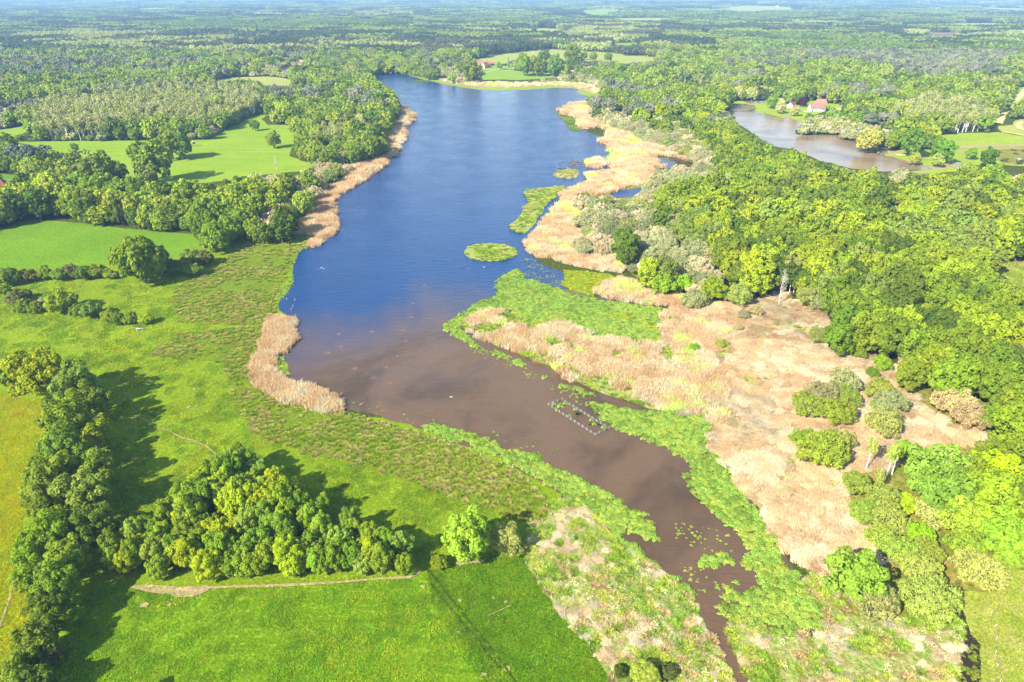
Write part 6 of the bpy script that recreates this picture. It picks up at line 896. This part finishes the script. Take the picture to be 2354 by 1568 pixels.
for c, x, y, s, rz, t in [('I',322,130,1.3,.5,'largest white swan off the left shore'),('I',307,137,.7,2,'small white bird left of the largest swan'),('I',337,132,.8,-.4,'white bird just right of the largest swan'),('I',344,134,.7,-.5,'outer white bird right of the largest swan'),('I',1452,122,.8,0,'left one of two white birds below the oval island'),('I',1459,124,.8,.3,'right one of two white birds below the oval island'),('I',1366,90,.7,1,'white bird under the left end of the oval island'),('I',1348,136,.6,2,'single white bird left of the pair below the oval island'),('I',1223,1029,.8,.2,'left one of two white birds on the brown water'),('I',1233,1029,.8,2.6,'right one of two white birds on the brown water'),('I',638,40,.6,1,'dark blue water bird alone on the open lake'),('B',957,1008,.9,0,'white bird alone on the upper lake')]:
    if 'dark blue' in t: continue
    q = gnd(*pp(c, x, y)); o = link('water_bird', BIRD, None, (q[0], q[1], .12)); s *= .62; o.scale = (s, s, s); o.rotation_euler = (0, 0, rz); tag(o, t, 'bird', 'white birds on the lake')

# ================================================================== world, sun, haze, camera
SUN_EL, SUN_AZ = R_(36), R_(225)     # azimuth clockwise from +Y: the sun stands behind and left of the camera
w = bpy.data.worlds.new('World'); scene.world = w; w.use_nodes = True; nt = w.node_tree; nt.nodes.clear()
sky = nt.nodes.new('ShaderNodeTexSky'); sky.sky_type = 'NISHITA'; sky.sun_disc = False; sky.sun_elevation = SUN_EL; sky.sun_rotation = SUN_AZ; sky.altitude = 200; sky.air_density = 1.0; sky.dust_density = .6
bg = nt.nodes.new('ShaderNodeBackground'); bg.inputs[1].default_value = .115; out = nt.nodes.new('ShaderNodeOutputWorld'); nt.links.new(sky.outputs[0], bg.inputs[0]); nt.links.new(bg.outputs[0], out.inputs[0])
sl = bpy.data.lights.new('sun', 'SUN'); sl.energy = 5.0; sl.angle = R_(.5); sl.color = (1, .94, .82); so = bpy.data.objects.new('sun', sl); col.objects.link(so)
sd = Vector((math.sin(SUN_AZ) * math.cos(SUN_EL), math.cos(SUN_AZ) * math.cos(SUN_EL), math.sin(SUN_EL))); so.rotation_euler = sd.to_track_quat('Z', 'Y').to_euler()
hz, nt, ns, ln = newmat('haze_air'); pv = node(ns, 'ShaderNodeVolumePrincipled'); pv.inputs['Color'].default_value = (.36, .62, 1.0, 1); pv.inputs['Density'].default_value = 1.15e-4; pv.inputs['Anisotropy'].default_value = 0.0
o = node(ns, 'ShaderNodeOutputMaterial'); ln.new(pv.outputs[0], o.inputs['Volume'])
hm = bpy.data.meshes.new('haze'); a, b, y0, y1, z0, z1 = -32000, 32000, -380, 34000, -1.2, 118
hm.from_pydata([(a, y0, z0), (b, y0, z0), (b, y1, z0), (a, y1, z0), (a, y0, z1), (b, y0, z1), (b, y1, z1), (a, y1, z1)], [], [(3, 2, 1, 0), (4, 5, 6, 7), (0, 1, 5, 4), (1, 2, 6, 5), (2, 3, 7, 6), (3, 0, 4, 7)]); hm.materials.append(hz); tag(link('haze', hm), 'thin blue haze over the whole landscape', None, None, 'stuff')
cam = bpy.data.cameras.new('camera'); cam.sensor_width = 36; cam.lens = 36 * F / 2353; cam.clip_start = 1; cam.clip_end = 90000; co = bpy.data.objects.new('camera', cam); col.objects.link(co); co.location = (0, 0, H); co.rotation_euler = (math.pi / 2 - PITCH, 0, 0); scene.camera = co
scene.view_settings.view_transform = 'Standard'; scene.view_settings.look = 'None'; scene.view_settings.exposure = 1.5; scene.view_settings.gamma = 1
cy = scene.cycles; cy.max_bounces = 6; cy.diffuse_bounces = 2; cy.glossy_bounces = 2; cy.transmission_bounces = 3; cy.transparent_max_bounces = 4; cy.volume_bounces = 0; cy.use_adaptive_sampling = True; cy.adaptive_threshold = .02; cy.caustics_reflective = False; cy.caustics_refractive = False
cy.sample_clamp_indirect = 4; cy.use_denoising = True; cy.denoiser = 'OPENIMAGEDENOISE'; cy.denoising_input_passes = 'RGB_ALBEDO_NORMAL'; cy.denoising_prefilter = 'ACCURATE'; cy.use_adaptive_sampling = False
